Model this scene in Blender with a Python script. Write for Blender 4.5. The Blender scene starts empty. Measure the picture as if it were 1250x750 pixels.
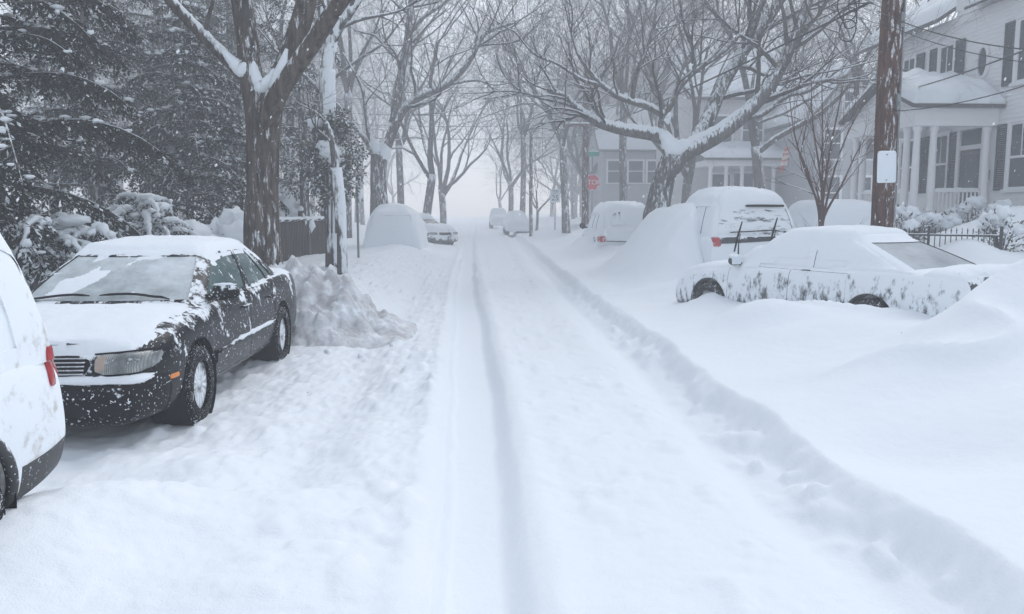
HAZE_DENSITY = 0.0096
EXPOSURE = 0.82
import bpy, bmesh, math, random
import numpy as np
from mathutils import Vector, Matrix
from mathutils.bvhtree import BVHTree

S = bpy.context.scene
COL = S.collection
R = math.radians
RNG = random.Random(7)

# ------------------------------------------------------------------ camera
CAM_H = 1.7
cam_d = bpy.data.cameras.new('camera'); cam = bpy.data.objects.new('camera', cam_d)
COL.objects.link(cam); S.camera = cam
cam_d.sensor_width = 36; cam_d.lens = 28.8
cam_d.clip_start = 0.05; cam_d.clip_end = 2000
cam.location = (0, 0, CAM_H)
cam.rotation_euler = (R(90 - 6.67), 0, R(-2.58))
CM = cam.rotation_euler.to_matrix()
CLOC = Vector((0, 0, CAM_H))

def ray(px, py):
    return CM @ Vector(((px - 625) / 1000.0, -(py - 375) / 1000.0, -1.0))
def at(px, py, Y):
    d = ray(px, py); return CLOC + d * (Y / d.y)
def on(px, py, z=0.0):
    d = ray(px, py); return CLOC + d * ((z - CAM_H) / d.z)

# ------------------------------------------------------------------ object helpers
def tag(o, label=None, cat=None, group=None, kind=None):
    if label: o['label'] = label
    if cat: o['category'] = cat
    if group: o['group'] = group
    if kind: o['kind'] = kind
    return o

def empty(name, loc=(0, 0, 0), rz=0.0, label=None, cat=None, group=None):
    o = bpy.data.objects.new(name, None); COL.objects.link(o)
    o.location = loc; o.rotation_euler = (0, 0, rz); o.empty_display_size = 0.2
    return tag(o, label, cat, group)

def link_mesh(name, me, mats=None, parent=None):
    o = bpy.data.objects.new(name, me); COL.objects.link(o)
    for m in (mats or []): me.materials.append(m)
    if parent: o.parent = parent
    return o

class MB:
    """collects shapes for ONE mesh object"""
    def __init__(s): s.v = []; s.f = []; s.m = []; s.cur = 0
    def quadgrid(s, P, closed_u=False, closed_v=False):
        n = len(P); k = len(P[0]); b = len(s.v)
        for row in P: s.v.extend(tuple(p) for p in row)
        for i in range(n if closed_u else n - 1):
            for j in range(k if closed_v else k - 1):
                i2 = (i + 1) % n; j2 = (j + 1) % k
                s.f.append((b + i*k + j, b + i2*k + j, b + i2*k + j2, b + i*k + j2)); s.m.append(s.cur)
        return b
    def face(s, pts):
        b = len(s.v); s.v.extend(tuple(p) for p in pts); s.f.append(tuple(range(b, b + len(pts)))); s.m.append(s.cur)
    def box(s, c, d, M=None):
        x, y, z = d[0]/2, d[1]/2, d[2]/2
        pts = [Vector((sx*x, sy*y, sz*z)) for sx in (-1, 1) for sy in (-1, 1) for sz in (-1, 1)]
        if M is not None: pts = [M @ p for p in pts]
        c = Vector(c); b = len(s.v)
        s.v.extend(tuple(p + c) for p in pts)
        for q in ((0,1,3,2),(4,6,7,5),(0,4,5,1),(2,3,7,6),(0,2,6,4),(1,5,7,3)):
            s.f.append(tuple(b + i for i in q)); s.m.append(s.cur)
    def boxb(s, lo, hi):
        s.box([(a+b)/2 for a, b in zip(lo, hi)], [b-a for a, b in zip(lo, hi)])
    def tube(s, pts, rad, n=6, cap=True, jit=None, flat=None, up=None):
        pts = [Vector(p) for p in pts]; k = len(pts)
        if not hasattr(rad, '__len__'): rad = [rad] * k
        b = len(s.v)
        prev = None
        for i in range(k):
            t = (pts[min(i+1, k-1)] - pts[max(i-1, 0)])
            if t.length < 1e-9: t = Vector((0, 0, 1))
            t.normalize()
            if prev is None:
                ref = Vector((0, 0, 1)) if abs(t.z) < 0.9 else Vector((1, 0, 0))
                a = t.cross(ref).normalized()
            else:
                a = prev - t * prev.dot(t)
                a = a.normalized() if a.length > 1e-6 else t.orthogonal().normalized()
            prev = a; c = t.cross(a)
            for j in range(n):
                th = 2*math.pi*j/n
                r = rad[i] * (jit(i, j, pts[i]) if jit else 1.0)
                off = a*(math.cos(th)*r) + c*(math.sin(th)*r)
                if flat: off.z *= flat
                s.v.append(tuple(pts[i] + off))
        for i in range(k-1):
            for j in range(n):
                j2 = (j+1) % n
                s.f.append((b+i*n+j, b+i*n+j2, b+(i+1)*n+j2, b+(i+1)*n+j)); s.m.append(s.cur)
        if cap:
            s.f.append(tuple(b+j for j in range(n))[::-1]); s.m.append(s.cur)
            s.f.append(tuple(b+(k-1)*n+j for j in range(n))); s.m.append(s.cur)
    def lathe(s, prof, n=24, axis='z', org=(0, 0, 0)):
        rows = []
        for r, h in prof:
            row = []
            for j in range(n):
                t = 2*math.pi*j/n; c, d = r*math.cos(t), r*math.sin(t)
                p = (c, d, h) if axis == 'z' else ((c, h, d) if axis == 'y' else (h, c, d))
                row.append(Vector(p) + Vector(org))
            rows.append(row)
        s.quadgrid(rows, closed_v=True)
    def blob(s, c, r, seed=0, n=10, amp=0.25, flat=1.0):
        c = Vector(c); rr = r if hasattr(r, '__len__') else (r, r, r)
        rows = []
        for i in range(n//2 + 1):
            ph = math.pi*i/(n//2); row = []
            for j in range(n):
                th = 2*math.pi*j/n
                d = Vector((math.sin(ph)*math.cos(th), math.sin(ph)*math.sin(th), math.cos(ph)))
                k = 1 + amp*math.sin(3.1*d.x*2+seed*1.7)*math.cos(2.3*d.y*2+seed)*1.0 + amp*0.5*math.sin(5.3*d.z+seed*2.1+4*d.x)
                row.append(c + Vector((d.x*rr[0], d.y*rr[1], d.z*rr[2]))*k)
            rows.append(row)
        s.quadgrid(rows, closed_v=True)
    def mesh(s, name, smooth=None):
        me = bpy.data.meshes.new(name); me.from_pydata(s.v, [], s.f)
        if any(s.m): me.polygons.foreach_set('material_index', s.m)
        if smooth:
            me.shade_smooth()
            if smooth is not True: me.set_sharp_from_angle(angle=R(smooth))
        me.update(); return me
    def build(s, name, mats, parent=None, smooth=None, flipfix=False):
        me = s.mesh(name, smooth)
        if flipfix:
            bm = bmesh.new(); bm.from_mesh(me); bmesh.ops.recalc_face_normals(bm, faces=bm.faces); bm.to_mesh(me); bm.free()
        return link_mesh(name, me, mats if isinstance(mats, (list, tuple)) else [mats], parent)

# ------------------------------------------------------------------ numpy noise
def _hash(ix, iy, seed):
    n = (ix.astype(np.int64)*374761393 + iy.astype(np.int64)*668265263 + seed*974634777) & 0xffffffff
    n = ((n ^ (n >> 13))*1274126177) & 0xffffffff
    return ((n ^ (n >> 16)) & 0xffff)/65535.0
def vnoise(x, y, seed=0):
    x = np.asarray(x, float); y = np.asarray(y, float)
    ix = np.floor(x); iy = np.floor(y); fx = x-ix; fy = y-iy
    fx = fx*fx*fx*(fx*(fx*6-15)+10); fy = fy*fy*fy*(fy*(fy*6-15)+10)
    a = _hash(ix, iy, seed); b = _hash(ix+1, iy, seed); c = _hash(ix, iy+1, seed); d = _hash(ix+1, iy+1, seed)
    return (a*(1-fx)+b*fx)*(1-fy)+(c*(1-fx)+d*fx)*fy
def fbm(x, y, o=4, seed=0, g=0.5):
    t = 0; a = 1.0; n = 0
    for i in range(o):
        c, s_ = math.cos(i*0.7), math.sin(i*0.7)
        t = t + a*(vnoise((x*c-y*s_)*2**i+17.3*i, (x*s_+y*c)*2**i-9.1*i, seed+i)-0.5); n += a; a *= g
    return t/n*2
def sst(a, b, x):
    t = np.clip((np.asarray(x, float)-a)/(b-a), 0, 1); return t*t*(3-2*t)
def gau(x, y, cx, cy, sx, sy, rot=0.0):
    c, s_ = math.cos(rot), math.sin(rot)
    u = (x-cx)*c+(y-cy)*s_; v = -(x-cx)*s_+(y-cy)*c
    return np.exp(-(u/sx)**2-(v/sy)**2)

# ------------------------------------------------------------------ materials
class NT:
    def __init__(s, name):
        s.mat = bpy.data.materials.new(name); s.mat.use_nodes = True
        s.t = s.mat.node_tree; s.n = s.t.nodes; s.b = s.n['Principled BSDF']
        s.co = s.n.new('ShaderNodeTexCoord'); s.geo = s.n.new('ShaderNodeNewGeometry')
    def L(s, a, b): s.t.links.new(a, b)
    def noise(s, scale, detail=4, rough=0.55, vec=None, stretch=None, coord='Object'):
        v = s.co.outputs[coord]
        if stretch:
            m = s.n.new('ShaderNodeMapping'); m.inputs['Scale'].default_value = stretch; s.L(v, m.inputs[0]); v = m.outputs[0]
        t = s.n.new('ShaderNodeTexNoise'); t.inputs['Scale'].default_value = scale
        t.inputs['Detail'].default_value = detail; t.inputs['Roughness'].default_value = rough
        s.L(v, t.inputs['Vector']); return t.outputs['Fac']
    def ramp(s, f, a, b, ca=(0, 0, 0), cb=(1, 1, 1)):
        r = s.n.new('ShaderNodeValToRGB'); e = r.color_ramp.elements
        e[0].position = max(0, min(a, b)); e[1].position = min(1, max(a, b))
        c0, c1 = (ca, cb) if a <= b else (cb, ca)
        e[0].color = (*c0, 1); e[1].color = (*c1, 1); s.L(f, r.inputs[0]); return r.outputs[0]
    def math(s, op, a, b=None):
        m = s.n.new('ShaderNodeMath'); m.operation = op
        for i, x in enumerate((a, b)):
            if x is None: continue
            if isinstance(x, (int, float)): m.inputs[i].default_value = x
            else: s.L(x, m.inputs[i])
        return m.outputs[0]
    def mix(s, f, a, b):
        m = s.n.new('ShaderNodeMix'); m.data_type = 'RGBA'
        for k, x in ((0, f), (6, a), (7, b)):
            if isinstance(x, (int, float)): m.inputs[k].default_value = x
            elif isinstance(x, tuple): m.inputs[k].default_value = (*x, 1)
            else: s.L(x, m.inputs[k])
        return m.outputs[2]
    def nz(s):
        p = s.n.new('ShaderNodeSeparateXYZ'); s.L(s.geo.outputs['Normal'], p.inputs[0]); return p.outputs['Z']
    def dotn(s, vec):
        v = s.n.new('ShaderNodeVectorMath'); v.operation = 'DOT_PRODUCT'; s.L(s.geo.outputs['Normal'], v.inputs[0])
        v.inputs[1].default_value = vec; return v.outputs['Value']
    def bump(s, h, strength=0.3, dist=0.02):
        b = s.n.new('ShaderNodeBump'); b.inputs['Strength'].default_value = strength; b.inputs['Distance'].default_value = dist
        s.L(h, b.inputs['Height']); s.L(b.outputs[0], s.b.inputs['Normal'])
    def set(s, **k):
        for a, x in k.items():
            i = s.b.inputs[{'col': 'Base Color', 'rough': 'Roughness', 'metal': 'Metallic', 'spec': 'Specular IOR Level',
                            'coat': 'Coat Weight', 'coatr': 'Coat Roughness', 'trans': 'Transmission Weight'}[a]]
            if isinstance(x, tuple): i.default_value = (*x, 1)
            elif isinstance(x, (int, float)): i.default_value = x
            else: s.L(x, i)
        return s.mat

SNOW_C = (0.86, 0.895, 0.93)
def m_plain(name, col, rough=0.6, metal=0.0, var=0.15, scale=8, bump=0.0, spec=0.5):
    n = NT(name); f = n.noise(scale, 5, 0.6)
    c = n.mix(f, tuple(x*(1-var) for x in col), tuple(min(1, x*(1+var)) for x in col))
    n.set(col=c, rough=rough, metal=metal, spec=spec)
    if bump: n.bump(n.noise(scale*6, 4), bump, 0.01)
    return n.mat
def m_snow(name='snow', fine=90, strength=0.25, dirt=0.0, lump=6.0):
    n = NT(name)
    a = n.noise(lump, 5, 0.6); b = n.noise(fine, 3, 0.6)
    h = n.math('ADD', n.math('MULTIPLY', a, 1.2), n.math('MULTIPLY', b, 0.35))
    n.bump(h, strength, 0.02)
    c = n.mix(n.noise(2.0, 4), tuple(x*0.985 for x in SNOW_C), SNOW_C)
    if dirt:
        d = n.ramp(n.noise(3.2, 6, 0.65), 0.34, 0.62)
        c = n.mix(n.math('MULTIPLY', d, dirt), c, (0.50, 0.49, 0.50))
    return n.set(col=c, rough=0.75, spec=0.25)
def m_plaster(name, col, rough=0.25, metal=0.0, coat=0.0, spec=0.5, lo=0.52, hi=0.6, up=0.0, scale=9, fleck=0.0, zlow=None, zgain=0.0, side=None, sideg=0.0, stretch=None):
    """a painted surface with wind-driven snow stuck to it"""
    n = NT(name)
    f = n.noise(scale, 7, 0.68, stretch=stretch)
    if up: f = n.math('ADD', f, n.math('MULTIPLY', n.nz(), up))
    if side: f = n.math('ADD', f, n.math('MULTIPLY', n.dotn(side), sideg))
    if zlow is not None:
        p = n.n.new('ShaderNodeSeparateXYZ'); n.L(n.co.outputs['Object'], p.inputs[0])
        z = n.ramp(p.outputs['Z'], zlow[0], zlow[1], (1, 1, 1), (0, 0, 0))
        f = n.math('ADD', f, n.math('MULTIPLY', z, zgain))
    m = n.ramp(f, lo, hi)
    if fleck:
        fl = n.ramp(n.noise(scale*7, 2, 0.5), 0.72-fleck, 0.76-fleck)
        m = n.math('MAXIMUM', m, fl)
    n.set(col=n.mix(m, col, SNOW_C), metal=n.math('MULTIPLY', n.math('SUBTRACT', 1.0, m), metal) if metal else 0.0)
    n.set(spec=spec, rough=n.math('ADD', n.math('MULTIPLY', m, 0.8-rough), rough), coat=n.math('MULTIPLY', n.math('SUBTRACT', 1.0, m), coat) if coat else 0.0, coatr=0.08)
    n.bump(n.math('ADD', m, n.math('MULTIPLY', n.noise(40, 3), 0.3)), 0.4, 0.012)
    return n.mat
def m_bark(name, c0, c1, snow=0.62, side=(0.6, -0.75, 0.1), sideg=0.12, ver=14, up=0.35, fl=0.0):
    n = NT(name)
    f = n.noise(ver, 6, 0.65, stretch=(1, 1, 0.16))
    c = n.mix(n.ramp(f, 0.38, 0.62), c0, c1)
    g = n.noise(ver*1.15, 7, 0.72, stretch=(1, 1, 0.22))
    g = n.math('ADD', g, n.math('MULTIPLY', n.dotn(side), sideg))
    g = n.math('ADD', g, n.math('MULTIPLY', n.nz(), up))
    m = n.ramp(g, snow-0.02, snow+0.09)
    n.set(col=n.mix(m, c, SNOW_C), rough=0.9, spec=0.06)
    n.bump(f, 0.9, 0.05)
    return n.mat

M = {}
M['snow'] = m_snow('snow_smooth', 110, 0.5, lump=8)
M['snow_car'] = m_snow('snow_on_cars', 70, 0.35, lump=9)
M['snow_pile'] = m_snow('snow_ploughed', 60, 0.5, dirt=1.0, lump=9)
M['bark_near'] = m_bark('bark_furrowed', (0.035, 0.029, 0.026), (0.13, 0.105, 0.09), snow=0.665, ver=13)
M['bark_mid'] = m_bark('bark_grey', (0.075, 0.07, 0.068), (0.17, 0.155, 0.15), snow=0.635, ver=12)
M['bark_white'] = m_bark('bark_windblown', (0.05, 0.045, 0.042), (0.12, 0.105, 0.1), snow=0.5, ver=6, side=(0.75, -0.65, 0), sideg=0.18)
M['twig'] = m_bark('twig_bark', (0.055, 0.05, 0.048), (0.10, 0.09, 0.085), snow=0.72, ver=8, up=0.42, sideg=0.0)
M['twig_red'] = m_plain('twig_reddish', (0.09, 0.045, 0.04), 0.8)
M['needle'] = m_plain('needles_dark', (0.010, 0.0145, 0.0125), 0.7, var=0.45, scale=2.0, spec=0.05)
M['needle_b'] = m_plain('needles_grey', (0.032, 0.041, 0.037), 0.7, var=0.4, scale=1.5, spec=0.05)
M['ivy'] = m_plain('ivy_leaves', (0.035, 0.045, 0.035), 0.6, var=0.4, scale=3)
M['shrub'] = m_plain('shrub_leaves', (0.035, 0.05, 0.033), 0.6, var=0.4, scale=3)
M['shrub_brown'] = m_plain('shrub_brown', (0.085, 0.06, 0.055), 0.7, var=0.4, scale=3)
M['wood_pole'] = m_bark('pole_wood', (0.055, 0.03, 0.024), (0.13, 0.07, 0.055), snow=0.635, ver=16, side=(0.2, -0.95, 0), sideg=0.10)
M['wood_fence'] = m_bark('fence_wood', (0.04, 0.032, 0.028), (0.09, 0.075, 0.065), snow=0.72, ver=7)
M['iron'] = m_plain('black_iron', (0.018, 0.018, 0.02), 0.5)
M['metal'] = m_plain('grey_metal', (0.22, 0.23, 0.24), 0.45, 0.6)
M['wire'] = m_plain('wire_black', (0.02, 0.02, 0.022), 0.6)
M['rubber'] = m_plaster('tyre_rubber', (0.013, 0.013, 0.015), 0.85, spec=0.1, lo=0.60, hi=0.68, scale=16, fleck=0.08)
M['trim'] = m_plain('black_trim', (0.012, 0.012, 0.014), 0.6, spec=0.15)
M['chrome'] = m_plaster('chrome', (0.55, 0.56, 0.58), 0.18, 0.9, lo=0.60, hi=0.66, scale=20)
M['glass_dark'] = m_plaster('window_glass', (0.035, 0.06, 0.062), 0.06, lo=0.66, hi=0.72, scale=3, coat=0.5)
M['pane'] = m_plain('house_pane', (0.045, 0.06, 0.075), 0.08, var=0.5, scale=0.9)
M['red_lens'] = m_plaster('red_lens', (0.42, 0.02, 0.025), 0.12, coat=0.5, lo=0.56, hi=0.62, scale=9)
M['amber'] = m_plain('amber_lens', (0.75, 0.23, 0.03), 0.2)
def m_lens():
    n = NT('clear_lens'); w = n.n.new('ShaderNodeTexWave'); w.bands_direction = 'Y'; w.inputs['Scale'].default_value = 22; w.inputs['Distortion'].default_value = 0.4
    n.L(n.co.outputs['Object'], w.inputs['Vector'])
    c = n.mix(w.outputs['Fac'], (0.20, 0.21, 0.21), (0.42, 0.43, 0.42)); c = n.mix(n.ramp(n.noise(7, 4), .40, .62), c, (0.13, 0.14, 0.14))
    c = n.mix(n.ramp(n.noise(14, 6, .7), .60, .68), c, SNOW_C); n.bump(w.outputs['Fac'], .25, .004)
    return n.set(col=c, rough=0.12, coat=0.5, spec=0.4)
M['lens'] = m_lens()
M['signal'] = m_plain('signal_lens_beige', (0.42, 0.33, 0.27), 0.15, var=.3, scale=14)
M['white_paint'] = m_plain('white_paint', (0.82, 0.82, 0.83), 0.5, var=0.04)
M['siding'] = m_plain('white_siding', (0.85, 0.855, 0.86), 0.55, var=0.04, scale=3)
M['shutter'] = m_plain('grey_shutters', (0.055, 0.06, 0.072), 0.6)
M['door_dark'] = m_plain('dark_door', (0.045, 0.045, 0.05), 0.5)
M['shingle'] = m_plain('dark_shingle', (0.09, 0.085, 0.085), 0.85)
M['brick_tan'] = m_plain('tan_siding', (0.60, 0.59, 0.59), 0.8)
M['grey_siding'] = m_plain('grey_siding', (0.44, 0.45, 0.47), 0.7)
M['sign_white'] = m_plain('sign_white', (0.72, 0.77, 0.82), 0.5, var=0.05)
M['sign_red'] = m_plain('sign_red', (0.55, 0.03, 0.04), 0.45, var=0.05)
M['sign_green'] = m_plain('sign_green', (0.0, 0.30, 0.2), 0.45, var=0.05)
M['sign_black'] = m_plain('sign_black', (0.02, 0.02, 0.02), 0.5)
M['flag_red'] = m_plain('flag_red', (0.45, 0.1, 0.08), 0.8)
M['flag_white'] = m_plain('flag_white', (0.6, 0.5, 0.45), 0.8)
M['plate'] = m_plain('plate_green_white', (0.55, 0.68, 0.62), 0.4, var=0.05)
def m_flake():
    n = NT('snowflake'); n.set(col=(0.93, 0.94, 0.96), rough=0.8)
    t = n.n.new('ShaderNodeBsdfTranslucent'); t.inputs[0].default_value = (0.95, 0.96, 0.98, 1)
    o = n.n['Material Output']
    mx = n.n.new('ShaderNodeMixShader'); mx.inputs[0].default_value = 0.55
    n.L(n.b.outputs[0], mx.inputs[1]); n.L(t.outputs[0], mx.inputs[2]); n.L(mx.outputs[0], o.inputs['Surface']); return n.mat
M['flake'] = m_flake()

# ------------------------------------------------------------------ light, sky, air
world = bpy.data.worlds.new('World'); S.world = world; world.use_nodes = True
wt = world.node_tree; bg = wt.nodes['Background']
sky = wt.nodes.new('ShaderNodeTexSky'); sky.sky_type = 'NISHITA'; sky.sun_disc = False
SUN_EL, SUN_ROT = R(45), R(28)
sky.sun_elevation = SUN_EL; sky.sun_rotation = SUN_ROT
sky.air_density = 1.0; sky.dust_density = 1.2; sky.ozone_density = 1.0
hs = wt.nodes.new('ShaderNodeHueSaturation'); hs.inputs["Saturation"].default_value = 0.43; hs.inputs['Hue'].default_value = 0.49
wt.links.new(sky.outputs[0], hs.inputs['Color']); wt.links.new(hs.outputs[0], bg.inputs['Color'])
bg.inputs['Strength'].default_value = 0.15
sl = bpy.data.lights.new('sun', 'SUN'); so = bpy.data.objects.new('sun', sl); COL.objects.link(so)
sl.energy = 0.6; sl.angle = R(55); sl.color = (0.95, 0.975, 1.0)
sd = Vector((math.sin(SUN_ROT)*math.cos(SUN_EL), math.cos(SUN_ROT)*math.cos(SUN_EL), math.sin(SUN_EL)))
so.rotation_euler = (-sd).to_track_quat('-Z', 'Y').to_euler(); so.location = sd*60 + Vector((0, 30, 0))

GX, GY0, GY1 = 140.0, -14.0, 230.0
def make_haze(density=0.016):
    mb = MB(); mb.boxb((-GX-3, GY0-3, -3.0), (GX+3, GY1+3, 27.0))
    m = bpy.data.materials.new('blowing_snow_haze'); m.use_nodes = True; t = m.node_tree; t.nodes.clear()
    o = t.nodes.new('ShaderNodeOutputMaterial'); v = t.nodes.new('ShaderNodeVolumePrincipled')
    v.inputs['Color'].default_value = (0.83, 0.838, 0.858, 1); v.inputs['Density'].default_value = density
    v.inputs['Anisotropy'].default_value = 0.2
    t.links.new(v.outputs[0], o.inputs['Volume'])
    ob = mb.build('haze', m); tag(ob, 'pale blowing snow haze filling the whole street', None, None, 'stuff')
    return ob
make_haze(HAZE_DENSITY)

S.view_settings.view_transform = 'Standard'; S.view_settings.look = 'None'
S.view_settings.gamma = 1.0; S.view_settings.use_curve_mapping = False
S.view_settings.exposure = EXPOSURE
cy = S.cycles
cy.use_denoising = True
cy.max_bounces = 8; cy.diffuse_bounces = 4; cy.glossy_bounces = 3; cy.transmission_bounces = 4
cy.volume_bounces = 3; cy.transparent_max_bounces = 8
cy.use_adaptive_sampling = True; cy.adaptive_threshold = 0.012
# ------------------------------------------------------------------ snow-covered ground
_rut = [(on((a+b)/2, r, -0.06).y, on((a+b)/2, r, -0.06).x, (on(b, r, -0.06)-on(a, r, -0.06)).length/2)
        for a, b, r in ((537, 640, 745), (545, 622, 600), (547, 609, 500), (549, 598, 400), (552, 586, 345), (560, 583, 310), (567, 581, 292), (574, 583, 280))]
_rut.sort(); RUT_Y = [0.0]+[p[0] for p in _rut]+[200]; RUT_X = [_rut[0][1]]+[p[1] for p in _rut]+[_rut[-1][1]]; RUT_W = [0.17]+[min(0.24, max(0.15, p[2])) for p in _rut]+[0.2]
_wal = sorted((on(a, r, 0.18).y, on(a, r, 0.18).x) for a, r in ((1245, 715), (1150, 652), (1040, 590), (940, 520), (850, 452), (770, 392), (710, 348), (668, 315), (640, 292), (625, 281)))
WAL_Y = [0.0]+[p[0] for p in _wal]+[200]; WAL_X = [_wal[0][1]+0.05]+[p[1] for p in _wal]+[_wal[-1][1]]
BUMPS = []     # extra drifts: (x, y, h, sx, sy, rot)
def ground(x, y):
    x = np.asarray(x, float); y = np.asarray(y, float)
    rc = np.interp(y, RUT_Y, RUT_X); rw = np.interp(y, RUT_Y, RUT_W); wc = np.interp(y, WAL_Y, WAL_X)
    s = x-rc; near = 1-sst(14, 45, y)
    h = 0.02*fbm(x*0.5, y*0.3, 3, 11)
    # crowned, trampled middle of the lane
    mid = sst(0.2, 0.5, s)*(1-sst(-0.75, -0.35, x-wc))
    h = h+mid*(0.03+0.02*fbm(x*1.6, y*1.1, 3, 5)+0.05*np.maximum(0, fbm(x*4.3, y*3.4, 3, 9)-0.12)+0.006*fbm(x*9, y*6, 2, 15))
    # smooth left wheel rut with crisp edges
    wob = 0.012*fbm(x*0+3, y*2.2, 2, 21)+0.035*fbm(x*0+7, y*0.5, 2, 22)*sst(3, 6, y)
    sw = s+wob; rut = np.where(sw < 0, 1-sst(rw-0.03, rw+0.03, -sw), 1-sst(rw-0.09, rw+0.06, sw))
    h = h-rut*0.125*(1-0.5*sst(20, 60, y))
    h = h+0.03*np.exp(-((np.abs(s)-rw-0.14)/0.10)**2)
    # churned strip left of the rut
    ch = (1-sst(-0.42, -0.25, s))*sst(-5.2, -4.2, x)*near*(.4+.6*sst(3.0, 5.2, y))
    lum = fbm(x*2.6, y*2.2, 4, 31, 0.6)
    clod = np.maximum(0, vnoise(x*7, y*6, 41)-0.6)
    h = h+ch*(0.03+0.04*lum+0.03*np.abs(fbm(x*8, y*6.5, 3, 37, .6))+0.28*clod*np.clip(0.35+fbm(x*0.6, y*0.5, 2, 8), 0, 1))
    h = h-ch*0.07*np.exp(-((x+1.25+0.1*np.sin(y*0.7))/0.28)**2)*(1-sst(14, 26, y))
    # second wheel rut with the cut bank of deep snow on its right
    d = x-wc
    ragged = (0.06*fbm(x*3.0, y*1.7, 4, 51, 0.6)+0.03*fbm(x*0.5, y*0.55, 2, 57)+0.022*fbm(x*9, y*7, 3, 58, .65)*(1-sst(12, 25, y)))*(1-sst(20, 40, y))
    bank = sst(-0.15, 0.05, d+ragged)**(0.8+0.5*vnoise(x*2, y*1.1, 211))
    h = h-0.07*np.exp(-((d+0.36)/0.17)**2)+0.05*np.exp(-((d+0.80)/0.22)**2)*sst(6, 12, y)
    h = h+bank*(1-bank)*0.16*fbm(x*6, y*6, 3, 77)
    h = h+(1-sst(12, 24, y))*np.exp(-((d+0.16)/0.17)**2)*(0.16*np.maximum(0, vnoise(x*8.5, y*7, 201)-.55)+0.22*np.maximum(0, vnoise(x*4, y*3, 203)-.62))
    fld = 0.21+0.26*sst(0.2, 3.2, d)+0.04*fbm(x*0.45, y*0.35, 3, 61)+0.012*fbm(x*1.4, y*0.5, 2, 66)*sst(0.3, 1.0, d)
    rip = fbm(x*0.9+y*0.25, y*3.4-x*1.2, 3, 88, .55); msk = np.clip(fbm(x*0.35, y*0.3, 2, 89)*2.2+.25, 0, 1)
    fld = fld+sst(0.3, 1.2, d)*(0.024*rip*msk+0.006*fbm(x*7, y*7, 3, 93))*(1-sst(20, 40, y))
    lip = np.abs(fbm(x*0.42-y*0.18, y*0.55+x*0.3, 2, 101)); fld = fld+sst(0.5, 1.5, d)*0.10*(1-np.minimum(1, lip*3.2))**2*(1-sst(25, 50, y))
    h = h*(1-bank)+bank*fld
    # kerb side left: raised once past the shovelled spots
    lf = (1-sst(-6.4, -4.3, x))
    h = h+lf*(0.45+0.10*fbm(x*0.4, y*0.4, 3, 71))
    lane = sst(11.6, 14.5, y)*(1-sst(-2.6, -1.0, x+0.02*(y-12)))*(1-lf)
    h = h+lane*(0.36+0.07*fbm(x*0.7, y*0.5, 3, 81))
    h = h+0.10*(1-sst(-1.3, -0.4, s))*sst(13, 22, y)*(1-lane)*(1-lf)
    # right kerb side and front gardens climb
    h = h+sst(6.2, 9.5, x)*0.40+sst(10, 20, x)*0.05
    h = h+(1-sst(-24, -8, x))*0.4
    h = h+1.34*sst(2.5, 4.65, x+.12*np.sin(y*1.1))**1.4*sst(15.0, 16.7, y-1.5*np.maximum(0, x-4.35)+.5*np.clip(4.2-x, 0, 1.2))*(1-.55*sst(4.9, 5.6, x))*(1-sst(19.6, 22.6, y))*(1-sst(6.2, 7.2, x))
    for bx, by, bh, sx, sy, rot in BUMPS:
        h = h+bh*gau(x, y, bx, by, sx, sy, rot)
    return h
def gz(x, y): return float(ground(np.array([x]), np.array([y]))[0])

BUMPS += [
    # foreground left heap in front of the white car
    (-2.15, 3.55, 0.24, .5, .5, 0), (-1.75, 4.15, 0.24, 0.75, 0.42, 0.15), (-.75, 5.6, .07, .3, .5, .3), (-1.7, 5.2, .07, .35, .25, 0), (-1.0, 3.4, 0.10, 0.9, 0.5, 0.0), (-2.3, 2.6, 0.16, 1.0, 0.7, 0), (-1.1, 4.5, 0.07, 0.4, 0.3, 0),
    # drifts before the snowed-in sedan
    (3.35, 9.25, 0.34, 0.62, 0.42, -0.3), (3.05, 8.9, 0.10, 1.2, 0.7, -0.2),
    (5.1, 7.15, 0.56, 1.15, 0.8, 0.25), (3.5, 6.5, .13, .9, .4, -.4), (4.6, 4.3, .22, 1.1, .6, .2), (6.4, 7.0, 0.62, 1.2, 0.9, 0.0), (7.8, 6.6, 0.55, 1.3, 1.0, 0.0),
    (3.0, 6.2, 0.10, 0.9, 0.35, 0.35), (2.75, 4.9, -0.12, 0.55, 0.45, 0.5), (3.4, 4.6, -0.08, 0.5, 0.4, 0.3), (4.4, 5.3, 0.10, 0.8, 0.6, 0),
    # lee drifts by the buried truck
    (3.0, 14.2, 0.15, 0.9, 0.35, -0.25), (3.9, 27.0, .55, .8, 2.6, 0), (5.2, 14.5, 0.30, 1.3, 0.55, 0), (4.0, 10.1, 0.20, 0.45, 1.2, 0.35), (3.55, 11.9, .12, .4, .5, 0), (6.6, 14.6, 0.30, 0.9, 0.9, 0),
    # rounded banks in the front garden
    (11.0, 16.6, 0.66, 1.7, 1.2, 0.1), (13.2, 16.8, 0.64, 1.8, 1.4, 0.0), (8.6, 14.1, 0.42, 0.55, 0.8, 0.0), (8.2, 16.8, 0.35, 0.8, 0.9, 0),
    # far banks
    (-4.3, 22.0, 0.20, 1.2, 2.6, 0), (-4.4, 16.2, 0.22, 1.0, 1.2, 0), (5.6, 26, 0.4, 1.4, 3.0, 0), (4.8, 34, 0.55, 1.5, 4.0, 0), (4.3, 47, 0.5, 1.3, 3, 0),
    (-2.6, 30, 0.25, 1.2, 5, 0),
]
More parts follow.
